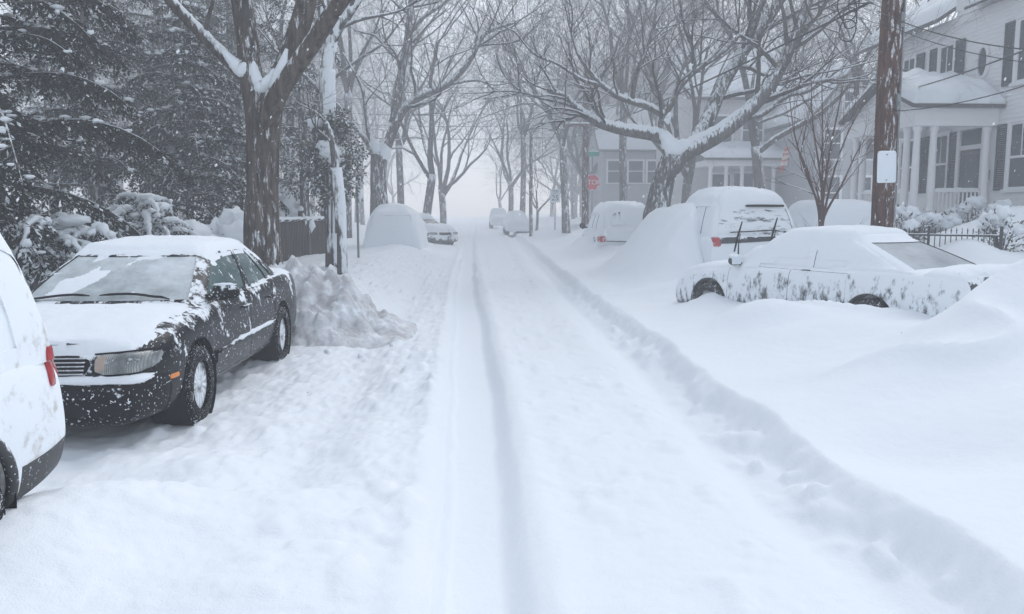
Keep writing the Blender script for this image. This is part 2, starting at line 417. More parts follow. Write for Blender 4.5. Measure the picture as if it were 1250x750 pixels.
def make_ground():
    xs = np.concatenate([np.linspace(-GX, -30, 34)[:-1], np.linspace(-30, -7, 70)[:-1], np.linspace(-7, -2.6, 100)[:-1], np.linspace(-2.6, 3.6, 330)[:-1],
                         np.linspace(3.6, 9, 130)[:-1], np.linspace(9, 30, 70)[:-1], np.linspace(30, GX, 34)])
    ys = [GY0]
    while ys[-1] < 0: ys.append(ys[-1]+0.4)
    while ys[-1] < 2.0: ys.append(ys[-1]+0.06)
    while ys[-1] < GY1: ys.append(ys[-1]+max(0.018, 0.0065*ys[-1]))
    ys[-1] = GY1; ys = np.array(ys)
    X, Y = np.meshgrid(xs, ys); Z = ground(X, Y)
    n, k = X.shape
    co = np.stack([X, Y, Z], -1).reshape(-1, 3).astype(np.float32)
    idx = np.arange(n*k).reshape(n, k)
    q = np.stack([idx[:-1, :-1], idx[:-1, 1:], idx[1:, 1:], idx[1:, :-1]], -1).reshape(-1, 4).astype(np.int32)
    me = bpy.data.meshes.new('snowy_ground')
    me.vertices.add(len(co)); me.vertices.foreach_set('co', co.ravel())
    me.loops.add(q.size); me.loops.foreach_set('vertex_index', q.ravel())
    me.polygons.add(len(q)); me.polygons.foreach_set('loop_start', np.arange(0, q.size, 4, dtype=np.int32))
    me.polygons.foreach_set('use_smooth', np.ones(len(q), bool))
    me.update(calc_edges=True); me.validate()
    o = link_mesh('snowy_ground', me, [M['snow']])
    tag(o, 'street and gardens under deep snow with wheel ruts', None, None, 'structure')
make_ground()

# ploughed, dirty heap at the kerb behind the black sedan
def make_pile():
    cx, cy_ = -2.42, 11.6
    xs = np.linspace(-1.5, 1.9, 170); ys = np.linspace(-1.7, 1.9, 170)
    X, Y = np.meshgrid(xs, ys)
    top = 0.74*np.exp(-((X+0.32)/0.80)**2-((Y)/1.15)**2)+0.50*np.exp(-((X-0.55)/0.65)**2-((Y+0.35)/0.8)**2)+0.06*np.exp(-((X-1.15)/0.4)**2-((Y+0.5)/0.6)**2)
    wx, wy = X+cx, Y+cy_
    l = 0.28*np.abs(fbm(wx*1.9, wy*1.9, 2, 91))+0.20*np.abs(fbm(wx*4.6, wy*4.6, 2, 95))+0.10*np.abs(fbm(wx*10, wy*10, 3, 97, .6))-0.10
    env = sst(0.0, 0.35, top)
    edge = 1-np.maximum(np.abs(X-.2)/1.7, np.abs(Y-0.1)/1.8)
    Z = ground(wx, wy)+top+env*l-0.12*(1-sst(0.0, 0.25, edge))-0.03
    mb = MB(); mb.quadgrid([[(wx[i, j], wy[i, j], Z[i, j]) for j in range(170)] for i in range(170)])
    o = mb.build('snow_pile', M['snow_pile'], smooth=True, flipfix=True)
    tag(o, 'dirty lumpy heap of ploughed snow behind the black sedan', 'snow pile', None, 'thing')
    # clods that rolled off it
    k = 0
    for i in range(16):
        px = RNG.uniform(395, 500); py = RNG.uniform(375, 440)
        p = on(px, py, 0.05); r = RNG.uniform(0.03, 0.075)
        c = MB(); c.blob((0, 0, 0), (r, r*0.9, r*0.75), seed=i*3.3, n=10, amp=0.3)
        ob = c.build('snow_clod', M['snow'], smooth=True); ob.location = (p.x, p.y, gz(p.x, p.y)+r*0.3); ob.rotation_euler = (i, i*2, i*3)
        tag(ob, 'small snow clod fallen from the dirty ploughed heap', 'snow clod', 'clods below the ploughed heap')
make_pile()
# ------------------------------------------------------------------ cars
DG = lambda: bpy.context.evaluated_depsgraph_get()
def interp(x, pts):
    return float(np.interp(x, [p[0] for p in pts], [p[1] for p in pts]))
def tri_bvh(objs):
    V, F = [], []
    for o in objs:
        b = len(V); V += [v.co.copy() for v in o.data.vertices]
        F += [tuple(b+i for i in p.vertices) for p in o.data.polygons]
    return BVHTree.FromPolygons(V, F)

class Car:
    def __init__(s, name, spec, mats, label, group=None, hero=True, cat='car'):
        s.p = spec; s.m = mats; s.hero = hero
        s.root = empty(name, (0, 0, 0), 0, label, cat, group)
        p = s.p; s.xf = p['wb']/2+p['fo']; s.xr = s.xf-p['L']; s.hw = p['W']/2
        s.objs = []; s.body(); s.wheels()
    # ---- lower body cage
    def deck(s, x): return interp(x, s.p['deck'])
    def body(s):
        p = s.p; zb = p.get('zb', 0.2); hw = s.hw
        yf = p.get('yfac', [0, .84, .965, 1.0, 1.0, .99, .955, .88, .45, 0]); fz = [0, 0, .09, .34, .55, .78, .93, 1.0, 1.0, 1.0]
        offF = p.get('offF', [.14, .11, .03, 0, .01, .06, .11, .2, .15, .13]); offR = p.get('offR', [.14, .10, .03, 0, 0, .02, .04, .09, .07, .06])
        L = p['L']; us = [0, .012, .035, .07, .12, .18, .25, .33, .42, .5, .58, .66, .74, .81, .87, .925, .965, .988, 1.0]
        rows = []
        for u in us:
            dF = (1-u)*L; dR = u*L
            def tap(d, e): return e+(1-e)*float(sst(-0.02, 0.55, d))**0.55
            k = min(tap(dF, p.get('tapF', .80)), tap(dR, p.get('tapR', .86)))
            half = []
            for j in range(10):
                x = (s.xr+offR[j])+u*((s.xf-offF[j])-(s.xr+offR[j]))
                zt = s.deck(x); zz = zb+fz[j]*(zt-zb)
                if j == 8: zz += .022
                if j == 9: zz += .03
                half.append(Vector((x, hw*yf[j]*k, zz)))
            full = half+[Vector((q.x, -q.y, q.z)) for q in half[-2:0:-1]]
            rows.append(full)
        mb = MB(); mb.quadgrid(rows, closed_v=True)
        n = len(rows[0])
        # end caps: strips between mirrored rows
        for base, rev in ((0, False), ((len(rows)-1)*n, True)):
            for j in range(0, 9):
                a = base+j; b_ = base+j+1; c = base+(n-(j+1)) % n; d = base+((n-j) % n)
                f = [a, b_, c, d]
                f = list(dict.fromkeys(f))
                if len(f) >= 3:
                    mb.f.append(tuple(f[::-1] if rev else f)); mb.m.append(0)
        me = mb.mesh('body')
        bm = bmesh.new(); bm.from_mesh(me); bmesh.ops.recalc_face_normals(bm, faces=bm.faces); bm.to_mesh(me); bm.free()
        o = link_mesh('body', me, [])
        md = o.modifiers.new('s', 'SUBSURF'); md.levels = md.render_levels = 2 if s.hero else 1
        arch = p.get('arch', .36); cuts = []
        if p.get('cut', True):
            for ax in (p['wb']/2, -p['wb']/2):
                for sg in (1, -1):
                    c = MB(); c.lathe([(0.001, -.2), (arch, -.2), (arch, .2), (0.001, .2)], 40, 'y', (ax, sg*(hw-.02), p['wr']+.015))
                    co = c.build('wheel_arch_cut', [], flipfix=True); cuts.append(co)
                    m2 = o.modifiers.new('b', 'BOOLEAN'); m2.object = co; m2.operation = 'DIFFERENCE'; m2.solver = 'EXACT'
        bpy.context.view_layer.update()
        ev = o.evaluated_get(DG()); me2 = bpy.data.meshes.new_from_object(ev)
        for c in cuts: bpy.data.objects.remove(c)
        bpy.data.objects.remove(o)
        s.bm = bmesh.new(); s.bm.from_mesh(me2)
        for f in s.bm.faces: f.material_index = 0; f.smooth = True
        s.green()
    # ---- greenhouse
    def ring(s, v):
        g = s.p['green']; a = lambda k0, k1: k0+(k1-k0)*v
        bul = 0.035*math.sin(math.pi*v)
        hw = a(g['wb'], g['wt'])+bul*0.6; xf = a(g['xf0'], g['xf1'])+bul*.8; xr = a(g['xr0'], g['xr1'])-bul*.8
        z = a(g['z0'], g['z1']); bf = g.get('bowf', .16); br = g.get('bowr', .10)
        pts = []
        for y in g['fy']: pts.append(Vector((xf+bf*(1-y*y)-(0.05 if y > .9 else 0), hw*y*(.985 if y > .9 else 1), z)))
        xa, xb = xf-.09, xr+.07
        for q in g['gx']:
            x = xa+(xb-xa)*q; pts.append(Vector((x, hw*(1-.05*(2*q-1)**4), z+.012*math.sin(math.pi*q)*v)))
        for y in g['fy'][::-1]: pts.append(Vector((xr-br*(1-y*y)+(0.04 if y > .9 else 0), hw*y*(.985 if y > .9 else 1), z)))
        return pts+[Vector((q.x, -q.y, q.z)) for q in pts[-2:0:-1]]
    def green(s):
        g = s.p['green']; g.setdefault('fy', [0, .3, .6, .85, .94])
        vs = [-.12, 0.0, .07, .28, .5, .72, .91, 1.0]
        rows = [s.ring(v) for v in vs]
        cen = Vector(((g['xf1']+g['xr1'])/2, 0, 0)); top = rows[-1]
        for k, dz in ((.95, .035), (.86, .055), (.6, .078), (.3, .088)):
            rows.append([Vector((cen.x+(q.x-cen.x)*k, q.y*k, q.z+dz*g.get('crown', 1))) for q in top])
        n = len(rows[0]); bm = s.bm
        V = [[bm.verts.new(q) for q in r] for r in rows]
        nf = len(g['fy']); ns = len(g['gx']); half = 2*nf+ns-1   # index of last (rear centre)
        reg = {}
        def col_kind(j):
            jj = j if j < half else n-1-j
            side = 'a' if j < half else 'b'
            if jj < nf-2: return ('windscreen', '')
            if jj >= half-(nf-2): return ('rear_window', '')
            k = jj-nf
            if 0 <= k < ns-1:
                for w, (i0, i1) in g['win'].items():
                    if i0 <= k < i1: return (w, side)
            return None
        for i in range(len(rows)-1):
            for j in range(n):
                f = bm.faces.new((V[i][j], V[i+1][j], V[i+1][(j+1) % n], V[i][(j+1) % n])); f.smooth = True
                if 2 <= i < 6:
                    kk = col_kind(j)
                    if kk: reg.setdefault(kk, []).append(f)
        bm.faces.new(V[-1]).smooth = True
        bmesh.ops.recalc_face_normals(bm, faces=bm.faces)
        bm.normal_update()
        s.glass = {}
        for kk, fs in reg.items():
            idx = {}; vv = []; ff = []
            for f in fs:
                row = []
                for v in f.verts:
                    if v not in idx: idx[v] = len(vv); vv.append(v.co - v.normal*0.010)
                    row.append(idx[v])
                ff.append(tuple(row))
            s.glass[kk] = (vv, ff)
            es = {}
            for f in fs:
                for e in f.edges: es[e] = es.get(e, 0)+1
            bd = [e for e, c in es.items() if c == 1]
            for e in bd:
                a, b = e.verts
                a2 = bm.verts.new(a.co-a.normal*.028); b2 = bm.verts.new(b.co-b.normal*.028)
                nf_ = bm.faces.new((a, b, b2, a2)); nf_.material_index = 1
        for fs in reg.values(): bmesh.ops.delete(bm, geom=fs, context='FACES_ONLY')
        s.parts = []
        if s.hero:
            for spec in s.p.get('panels', []): s.extract(*spec)
        me = bpy.data.meshes.new('body'); bm.to_mesh(me); me.set_sharp_from_angle(angle=R(38))
        s.bodyo = link_mesh('body', me, [s.m['paint'], s.m.get('edge', M['trim'])], s.root); s.objs.append(s.bodyo)
        for nm, bmp, mt in s.parts:
            me = bpy.data.meshes.new(nm); bmp.to_mesh(me); bmp.free(); me.set_sharp_from_angle(angle=R(38))
            o = link_mesh(nm, me, [mt or s.m['paint'], M['trim']], s.root); s.objs.append(o)
        for (nm, sd), (vv, ff) in s.glass.items():
            me = bpy.data.meshes.new(nm); me.from_pydata(vv, [], ff); me.shade_smooth()
            o = link_mesh('window' if nm.startswith('side') else nm, me, [s.m.get(nm, s.m['glass'])], s.root); s.objs.append(o)
        s.bvh = tri_bvh(s.objs)
    def extract(s, name, planes, pred, mat=None, gap=.0035):
        bm = s.bm
        for co, no in planes:
            bmesh.ops.bisect_plane(bm, geom=bm.verts[:]+bm.edges[:]+bm.faces[:], plane_co=co, plane_no=no, dist=1e-5)
        fs = [f for f in bm.faces if f.material_index == 0 and pred(f.calc_center_median(), f.normal)]
        if not fs: return
        r = bmesh.ops.inset_region(bm, faces=fs, thickness=gap, depth=-.002, use_even_offset=False, use_boundary=True)
        rim = r['faces']
        for f in rim: f.material_index = 1
        nb = bmesh.new(); mp = {}
        for f in fs:
            if not f.is_valid: continue
            vs = []
            for v in f.verts:
                if v not in mp: mp[v] = nb.verts.new(v.co)
                vs.append(mp[v])
            try: g = nb.faces.new(vs); g.smooth = True
            except ValueError: pass
        bmesh.ops.delete(bm, geom=[f for f in fs if f.is_valid], context='FACES')
        # turned-in edge so that the panel has thickness
        bd = [e for e in nb.edges if len(e.link_faces) == 1]
        nb.normal_update()
        for e in bd:
            a, b = e.verts
            a2 = nb.verts.new(a.co-a.normal*.02); b2 = nb.verts.new(b.co-b.normal*.02)
            q = nb.faces.new((a, b, b2, a2)); q.material_index = 1
        s.parts.append((name, nb, mat))
    # ---- helpers that lay trim on the body
    def cast(s, axis, sg, a, b):
        if axis == 'x': o = Vector((sg*6, a, b)); d = Vector((-sg, 0, 0))
        elif axis == 'y': o = Vector((a, sg*3, b)); d = Vector((0, -sg, 0))
        else: o = Vector((a, b, 4)); d = Vector((0, 0, -1))
        h = s.bvh.ray_cast(o, d)
        return (h[0], h[1]) if h[0] is not None else (None, None)
    def patch(s, name, axis, sg, quad, mat, off=.012, nu=14, nv=8, parent=None, rnd=.18, bulge=.012):
        """a lens or panel following the body; quad = corners (a,b) in the plane across the axis"""
        q = [Vector((a, b)) for a, b in quad]; P = []; last = None
        for i in range(nu+1):
            row = []
            for j in range(nv+1):
                u, v = i/nu, j/nv
                uu, vv = 2*u-1, 2*v-1
                k = 1-rnd*(max(0, abs(uu))**4*max(0, abs(vv))**4)
                uu *= k; vv *= k; u2, v2 = (uu+1)/2, (vv+1)/2
                c = (q[0]*(1-u2)+q[1]*u2)*(1-v2)+(q[3]*(1-u2)+q[2]*u2)*v2
                h, nn = s.cast(axis, sg, c.x, c.y)
                if h is None: h, nn = last if last else (Vector((sg*s.xf, c.x, c.y)), Vector((sg, 0, 0)))
                last = (h, nn)
                e = (1-uu*uu)**.5*(1-vv*vv)**.5 if abs(uu) < 1 and abs(vv) < 1 else 0
                row.append(h+nn*(off+bulge*e))
            P.append(row)
        mb = MB(); mb.quadgrid(P)
        b = len(mb.v)
        ring = [P[i][0] for i in range(nu+1)]+[P[nu][j] for j in range(1, nv+1)]+[P[i][nv] for i in range(nu-1, -1, -1)]+[P[0][j] for j in range(nv-1, 0, -1)]
        dirv = Vector((-sg, 0, 0)) if axis == 'x' else (Vector((0, -sg, 0)) if axis == 'y' else Vector((0, 0, -1)))
        mb.quadgrid([ring, [r_+dirv*(off+.03) for r_ in ring]], closed_v=True)
        o = mb.build(name, mat, parent or s.root, smooth=40, flipfix=True); return o
    def strip(s, name, axis, sg, pts, r, mat, off=.006, n=6, parent=None, flat=None):
        P = []
        for a, b in pts:
            h, nn = s.cast(axis, sg, a, b)
            if h is not None: P.append(h+nn*off)
        mb = MB()
        if len(P) > 1: mb.tube(P, r, n)
        return mb.build(name, mat, parent or s.root, smooth=True)
    # ---- wheels
    def wheels(s):
        p = s.p; wr = p['wr']; tw = .105
        s.wheelobjs = []
        ty = MB(); ty.lathe([(wr*.62, -tw), (wr*.80, -tw*1.02), (wr*.94, -tw*.95), (wr, -tw*.7), (wr, tw*.7), (wr*.94, tw*.95), (wr*.80, tw*1.02), (wr*.62, tw)], 40, 'y')
        for i in range(40):                      # tread blocks
            t = 2*math.pi*i/40
            for yy in (-.055, 0.0, .055):
                ty.box((math.cos(t)*(wr+.001), yy+.01*(i % 2), math.sin(t)*(wr+.001)), (.018, .04, .03), Matrix.Rotation(-t, 3, 'Y'))
        tme = ty.mesh('tyre', 40); tme.materials.append(s.m.get('tyre', M['rubber']))
        rm = MB(); r0 = wr*.66
        rm.lathe([(.001, .066), (r0*.22, .072), (r0*.30, .058), (r0*.9, .045), (r0*.96, .062), (r0*1.02, .066), (r0*1.03, .03), (r0*.98, -.08), (.001, -.08)], 42, 'y')
        nsp = p.get('spokes', 14)
        for i in range(nsp):
            t = 2*math.pi*i/nsp; c, d = math.cos(t), math.sin(t); w = .020
            A = []
            for rr, hh, ww in ((r0*.22, .078, .5), (r0*.5, .082, .9), (r0*.8, .078, 1.2), (r0*.97, .068, 1.35)):
                A.append([Vector((c*rr-d*w*ww*k, hh-(.018 if abs(k) > .9 else 0), d*rr+c*w*ww*k)) for k in (-1, -.6, 0, .6, 1)])
            rm.quadgrid(A)
        rme = rm.mesh('rim', 35); rme.materials.append(s.m.get('rim', M['chrome']))
        bmf = bmesh.new(); bmf.from_mesh(rme); bmesh.ops.recalc_face_normals(bmf, faces=bmf.faces); bmf.to_mesh(rme); bmf.free()
        hub = MB(); hub.lathe([(.001, .088), (.03, .088), (.034, .07)], 16, 'y'); hme = hub.mesh('hub_cap', True); hme.materials.append(s.m.get('rim', M['chrome']))
        for ax in (p['wb']/2, -p['wb']/2):
            for sg in (1, -1):
                w = empty('wheel', (ax, sg*(s.hw-.10), wr)); w.parent = s.root
                if sg < 0: w.rotation_euler = (0, 0, math.pi)
                for nm, me in (('tyre', tme), ('rim', rme), ('hub_cap', hme)):
                    o = bpy.data.objects.new(nm, me); COL.objects.link(o); o.parent = w
                if ax > 0 and p.get('steer'): w.rotation_euler.z += p['steer']
                # dark liner inside the arch
                ln = MB(); ln.lathe([(p.get('arch', .36)+.004, .16), (p.get('arch', .36)+.004, -.12)], 32, 'y', (ax, sg*(s.hw-.16)*1.0, wr+.015))
                lo = ln.build('wheel_liner', M['trim'], s.root, smooth=True)
    # ---- snow lying on it (follows the car's own top surface)
    def snow(s, T=.05, g=.03, blur=0, margin=0.0, nz0=.45, nz1=.75, cov=None, seed=3, edge=4, zmin=.45, mat=None, drop=.0, jag=0.5, lump=.35):
        xs = np.arange(s.xr-.08-margin, s.xf+.08+margin+g, g); ys = np.arange(-s.hw-.08-margin, s.hw+.08+margin+g, g)
        n, k = len(xs), len(ys); Z = np.full((n, k), np.nan); NZ = np.zeros((n, k))
        dn = Vector((0, 0, -1))
        for i in range(n):
            for j in range(k):
                h = s.bvh.ray_cast(Vector((xs[i], ys[j], 4)), dn)
                if h[0] is not None and h[0].z > zmin: Z[i, j] = h[0].z; NZ[i, j] = abs(h[1].z)
        X, Y = np.meshgrid(xs, ys, indexing='ij')
        ok = ~np.isnan(Z)
        m = sst(nz0, nz1, NZ)*ok
        if cov is not None: m = m*cov(X, Y, np.where(ok, Z, 0))
        Zf = np.where(ok, Z, -9)
        if blur:
            Zb = np.where(ok, Z, 0); W = ok.astype(float)
            for _ in range(blur):
                for A in (0, 1):
                    Zb = (np.roll(Zb, 1, A)+2*Zb+np.roll(Zb, -1, A))/4; W = (np.roll(W, 1, A)+2*W+np.roll(W, -1, A))/4
            Zs = np.maximum(Zf, Zb/np.maximum(W, 1e-3))
            Zf = np.where(ok, Zs, Zf)
        # rounded edges: erode the mask a few times
        d = m.copy(); acc = np.zeros_like(m); cur = m.copy()
        for e in range(edge):
            for A in (0, 1): cur = np.minimum(cur, np.minimum(np.roll(cur, 1, A), np.roll(cur, -1, A)))
            acc += cur
        prof = np.sqrt(np.clip(acc/max(1, edge), 0, 1))
        t = T*prof*(1+lump*fbm(X*3, Y*3, 4, seed))*np.where(m > .02, 1, 0)
        nn_ = fbm(X*9, Y*9, 3, seed+5)
        Zo = Zf+t+0.004*nn_*(m > .3)-.006*(prof < .05)-drop*(prof < .02)
        keep = (m > .04)
        mb = MB(); idx = -np.ones((n, k), int)
        for i in range(n):
            for j in range(k):
                if keep[i, j]: idx[i, j] = len(mb.v); mb.v.append((X[i, j], Y[i, j], Zo[i, j]))
        for i in range(n-1):
            for j in range(k-1):
                q = (idx[i, j], idx[i+1, j], idx[i+1, j+1], idx[i, j+1])
                if min(q) >= 0:
                    zz = [mb.v[a][2] for a in q]
                    if max(zz)-min(zz) < max(.10, g*4.5) or blur > 3: mb.f.append(q); mb.m.append(0)
        if not mb.f: return None
        return mb.build('snow_cover', mat or M['snow_car'], s.root, smooth=True)
    def mound(s, T=.2, g=.06, blur=5, margin=.5, zg=0.0, seed=1, amp=.05, dome=False):
        """deep, wind-rounded snow that wraps the whole car down to the ground"""
        xs = np.arange(s.xr-margin, s.xf+margin+g, g); ys = np.arange(-s.hw-margin, s.hw+margin+g, g)
        n, k = len(xs), len(ys); Z = np.full((n, k), zg)
        for i in range(n):
            for j in range(k):
                h = s.bvh.ray_cast(Vector((xs[i], ys[j], 4)), Vector((0, 0, -1)))
                if h[0] is not None: Z[i, j] = h[0].z+T
        Z0 = Z.copy()
        for _ in range(blur):
            for A in (0, 1): Z = (np.roll(Z, 1, A)+2*Z+np.roll(Z, -1, A))/4
        Z = np.where(Z0 > zg+.01, np.maximum(Z, Z0-T*.75), Z)
        X, Y = np.meshgrid(xs, ys, indexing='ij')
        if dome:
            a = s.hw+margin; xm = (s.xf+s.xr)/2; b_ = (s.xf-s.xr)/2+margin; top = Z.max()-zg
            e = np.clip(1-(np.abs(Y+.06*np.sin(X*2))/a)**3.3, 0, 1)**.5*np.clip(1-(np.abs(X-xm)/b_)**4.5, 0, 1)**.5
            Z = np.maximum(zg+top*e*(1-.10*sst(-.5, 2.2, X)), np.where(Z0 > zg+.01, Z0-T+.05, 0))
            for _ in range(4):
                for A in (0, 1): Z = (np.roll(Z, 1, A)+2*Z+np.roll(Z, -1, A))/4
        Z = Z+amp*fbm(X*1.3, Y*1.3, 4, seed)*(1.6 if dome else 1)
        Z[0, :] = Z[-1, :] = zg-.3; Z[:, 0] = Z[:, -1] = zg-.3
        mb = MB(); mb.quadgrid([[(X[i, j], Y[i, j], Z[i, j]) for j in range(k)] for i in range(n)])
        return mb.build('snow_cover', M['snow_car'], s.root, smooth=True, flipfix=True)
    def place(s, x, y, rz, z=0.0): s.root.location = (x, y, z); s.root.rotation_euler = (0, 0, rz)

GX7 = [0, .03, .14, .26, .37, .455, .505, .60, .70, .79, .86, .90, .975, 1.0]
WIN4 = {'side_front': (1, 5), 'side_rear': (6, 9), 'side_quarter': (9, 11)}
def sedan_spec(**k):
    d = dict(L=4.84, W=1.76, wb=2.72, fo=.98, wr=.315, arch=.365, zb=.19,
             deck=[(-2.5, .80), (-2.42, .93), (-2.2, 1.0), (-1.5, 1.02), (0.9, .93), (1.25, .91), (1.8, .85), (2.15, .77), (2.34, .66), (2.5, .60)],
             green=dict(wb=.80, wt=.605, xf0=1.02, xf1=.22, xr0=-1.72, xr1=-1.02, z0=.94, z1=1.335, gx=GX7, win=WIN4))
    d.update(k); return d

def door_panels(x0, x1, x2, zlo, zhi, hw):
    out = []
    for a, b in ((x0, x1), (x1+.004, x2)):
        for sg in (1, -1):
            out.append(('door', [((a, 0, 0), (1, 0, 0)), ((b, 0, 0), (1, 0, 0)), ((0, 0, zlo), (0, 0, 1)), ((0, 0, zhi), (0, 0, 1))],
                        (lambda a, b, sg: lambda c, n: min(a, b) < c.x < max(a, b) and zlo < c.z < zhi and c.y*sg > hw*.8 and abs(n.y) > .3)(a, b, sg)))
    return out

# ================= the black sedan: faces the camera, thinly dusted =================
pl = m_plaster('black_paint_dusted', (0.014, 0.014, 0.017), 0.25, spec=0.12, coat=0.06, lo=0.60, hi=0.645, up=0.13, scale=5.5, fleck=0.06)
pl_low = m_plaster('black_bumper_flecked', (0.010, 0.010, 0.012), 0.4, spec=0.12, coat=0.0, lo=0.64, hi=0.68, up=0.16, scale=7, fleck=0.085)
wscr = m_plaster('windscreen_frosted', (0.24, 0.285, 0.29), 0.35, spec=0.25, lo=0.28, hi=0.70, scale=1.5, fleck=.03)
sidg = m_plaster('side_glass_frosted', (0.05, 0.105, 0.105), 0.07, lo=0.56, hi=0.68, scale=2.2, coat=.5, fleck=.05)
rimm = m_plaster('rim_snowpacked', (0.45, 0.46, 0.48), 0.3, 0.7, lo=0.40, hi=0.52, scale=7)
hw = .88
pan = [('bumper', [((1.93, 0, 0), (1, 0, 0)), ((0, 0, .53), (0, 0, 1))], lambda c, n: c.x > 1.93 and c.z < .53, pl_low),
       ('hood', [((1.07, 0, 0), (1, 0, 0)), ((2.2, 0, 0), (1, 0, 0)), ((0, .70, 0), (0, 1, 0)), ((0, -.70, 0), (0, 1, 0))],
        lambda c, n: 1.07 < c.x < 2.2 and abs(c.y) < .70 and c.z > .68 and n.z > .3)]
pan += door_panels(.98, -.12, -1.02, .30, .935, hw)
bs = Car('black_sedan', sedan_spec(panels=pan, spokes=15), dict(paint=pl, glass=sidg, windscreen=wscr, rear_window=wscr, rim=rimm),
         'black four-door sedan thinly dusted with snow, its front half dug out')
c = bs
# grille, lamps, plate
gr = c.patch('grille', 'x', 1, ((-.41, .565), (.41, .565), (.43, .685), (-.43, .685)), M['trim'], off=.006, rnd=.1, bulge=.004)
for i in range(5):
    z = .578+i*.024
    c.strip('grille_bar', 'x', 1, [(-.40+.80*t/12, z) for t in range(13)], .0065, M['chrome'], off=.022, parent=gr)
for sg in (1, -1):
    hl = c.patch('headlight', 'x', 1, ((sg*.47, .568), (sg*.80, .585), (sg*.815, .712), (sg*.455, .70)), M['lens'], off=.012, nu=20, nv=12, rnd=.28, bulge=.03)
    c.patch('turn_signal', 'x', 1, ((sg*.475, .59), (sg*.57, .59), (sg*.565, .69), (sg*.47, .685)), M['signal'], off=.026, nu=8, nv=8, parent=hl, bulge=.012)
    c.strip('headlight_rim', 'x', 1, [(sg*.465, .563), (sg*.52, .562), (sg*.6, .566), (sg*.7, .572), (sg*.79, .58)], .007, M['trim'], off=.012, parent=hl)
    c.strip('headlight_rim', 'x', 1, [(sg*.45, .703), (sg*.52, .708), (sg*.6, .712), (sg*.7, .717), (sg*.80, .718)], .007, M['trim'], off=.012, parent=hl)
    c.patch('marker_light', 'y', sg, ((1.80, .475), (1.93, .475), (1.93, .51), (1.80, .51)), M['amber'], off=.003, nu=6, nv=4, rnd=.1, bulge=.003)
    c.patch('fog_light', 'x', 1, ((sg*.50, .30), (sg*.66, .31), (sg*.66, .37), (sg*.50, .37)), M['trim'], off=.004, nu=6, nv=4)
c.patch('air_intake', 'x', 1, ((-.40, .28), (.40, .28), (.40, .38), (-.40, .38)), M['trim'], off=.004, rnd=.08, bulge=.0)
c.patch('license_plate', 'x', 1, ((-.155, .41), (.155, .41), (.155, .52), (-.155, .52)), M['plate'], off=.012, rnd=.02, bulge=0)
# bumper shelf snow and strip
c.strip('bumper_strip', 'x', 1, [(-.80+1.6*t/24, .495) for t in range(25)], .009, M['trim'], off=.004)
mb = MB()
for lay, (r_, zz) in enumerate(((.026, .535), (.020, .552))):
    P = []; rad = []
    for t in range(41):
        y = -.80+1.6*t/40; h, nn = c.cast('x', 1, y, zz)
        if h is not None:
            P.append(h+nn*(.004)); rad.append(r_*(.75+.5*float(vnoise(t*.7, lay*3.1))))
    rad[0] = rad[-1] = .006
    mb.tube(P, rad, 8)
mb.build('bumper_snow', M['snow_car'], c.root, smooth=True)
for sg in (1, -1):
    # side moulding with a ledge of snow
    ml = c.strip('side_moulding', 'y', sg, [(.92-1.9*t/20, .505) for t in range(21)], .017, pl_low, off=.004)
    P = []; rad = []
    for t in range(48):
        x = .55-1.55*t/47; h, nn = c.cast('y', sg, x, .528)
        k = float(vnoise(t*.35, 7.7))
        if h is not None: P.append(h+nn*.006); rad.append(max(.005, .028*k*float(sst(0, 6, t))*float(sst(0, 5, 47-t))+.004))
    mb = MB(); mb.tube(P, rad, 8); mb.build('moulding_snow', M['snow_car'], ml, smooth=True)
    for x in (.02, -.90):
        h, nn = c.cast('y', sg, x, .80)
        mb = MB(); mb.tube([h+Vector((.10, sg*.004, 0)), h+Vector((.09, sg*.03, 0)), h+Vector((-.09, sg*.03, 0)), h+Vector((-.10, sg*.004, 0))], .013, 8)
        mb.build('door_handle', pl, c.root, smooth=True)
    # mirror: shell, glass, bracket
    h, nn = c.cast('y', sg, .80, .94)
    mb = MB()
    mb.blob((.80, sg*(abs(h.y)+.15), 1.005), (.06, .125, .075), seed=1, n=20, amp=0.0)
    mb.v = [(x if x > .762 else .762, y, z) for x, y, z in mb.v]
    mb.tube([(.80, h.y-sg*.02, .955), (.80, h.y+sg*.06, .975)], [.035, .03], 8)
    mo = mb.build('mirror', pl_low, c.root, smooth=50)
    mb = MB(); mb.box((.759, sg*(abs(h.y)+.15), 1.005), (.004, .19, .10)); mb.build('mirror_glass', M['glass_dark'], mo)
    mb = MB(); mb.blob((.80, sg*(abs(h.y)+.15), 1.072), (.04, .09, .014), seed=4, n=14, amp=.2); mb.build('mirror_snow', M['snow_car'], mo, smooth=True)
for y0, y1 in ((.55, -.02), (-.10, -.62)):
    P = []
    for t in range(9):
        y = y0+(y1-y0)*t/8; h, nn = c.cast('z', 1, 1.085-.03*math.sin(math.pi*t/8), y)
        P.append(h+Vector((0, 0, .03)))
    mb = MB(); mb.tube(P, [.005]+[.011]*7+[.005], 6); mb.build('wiper', M['trim'], c.root, smooth=True)
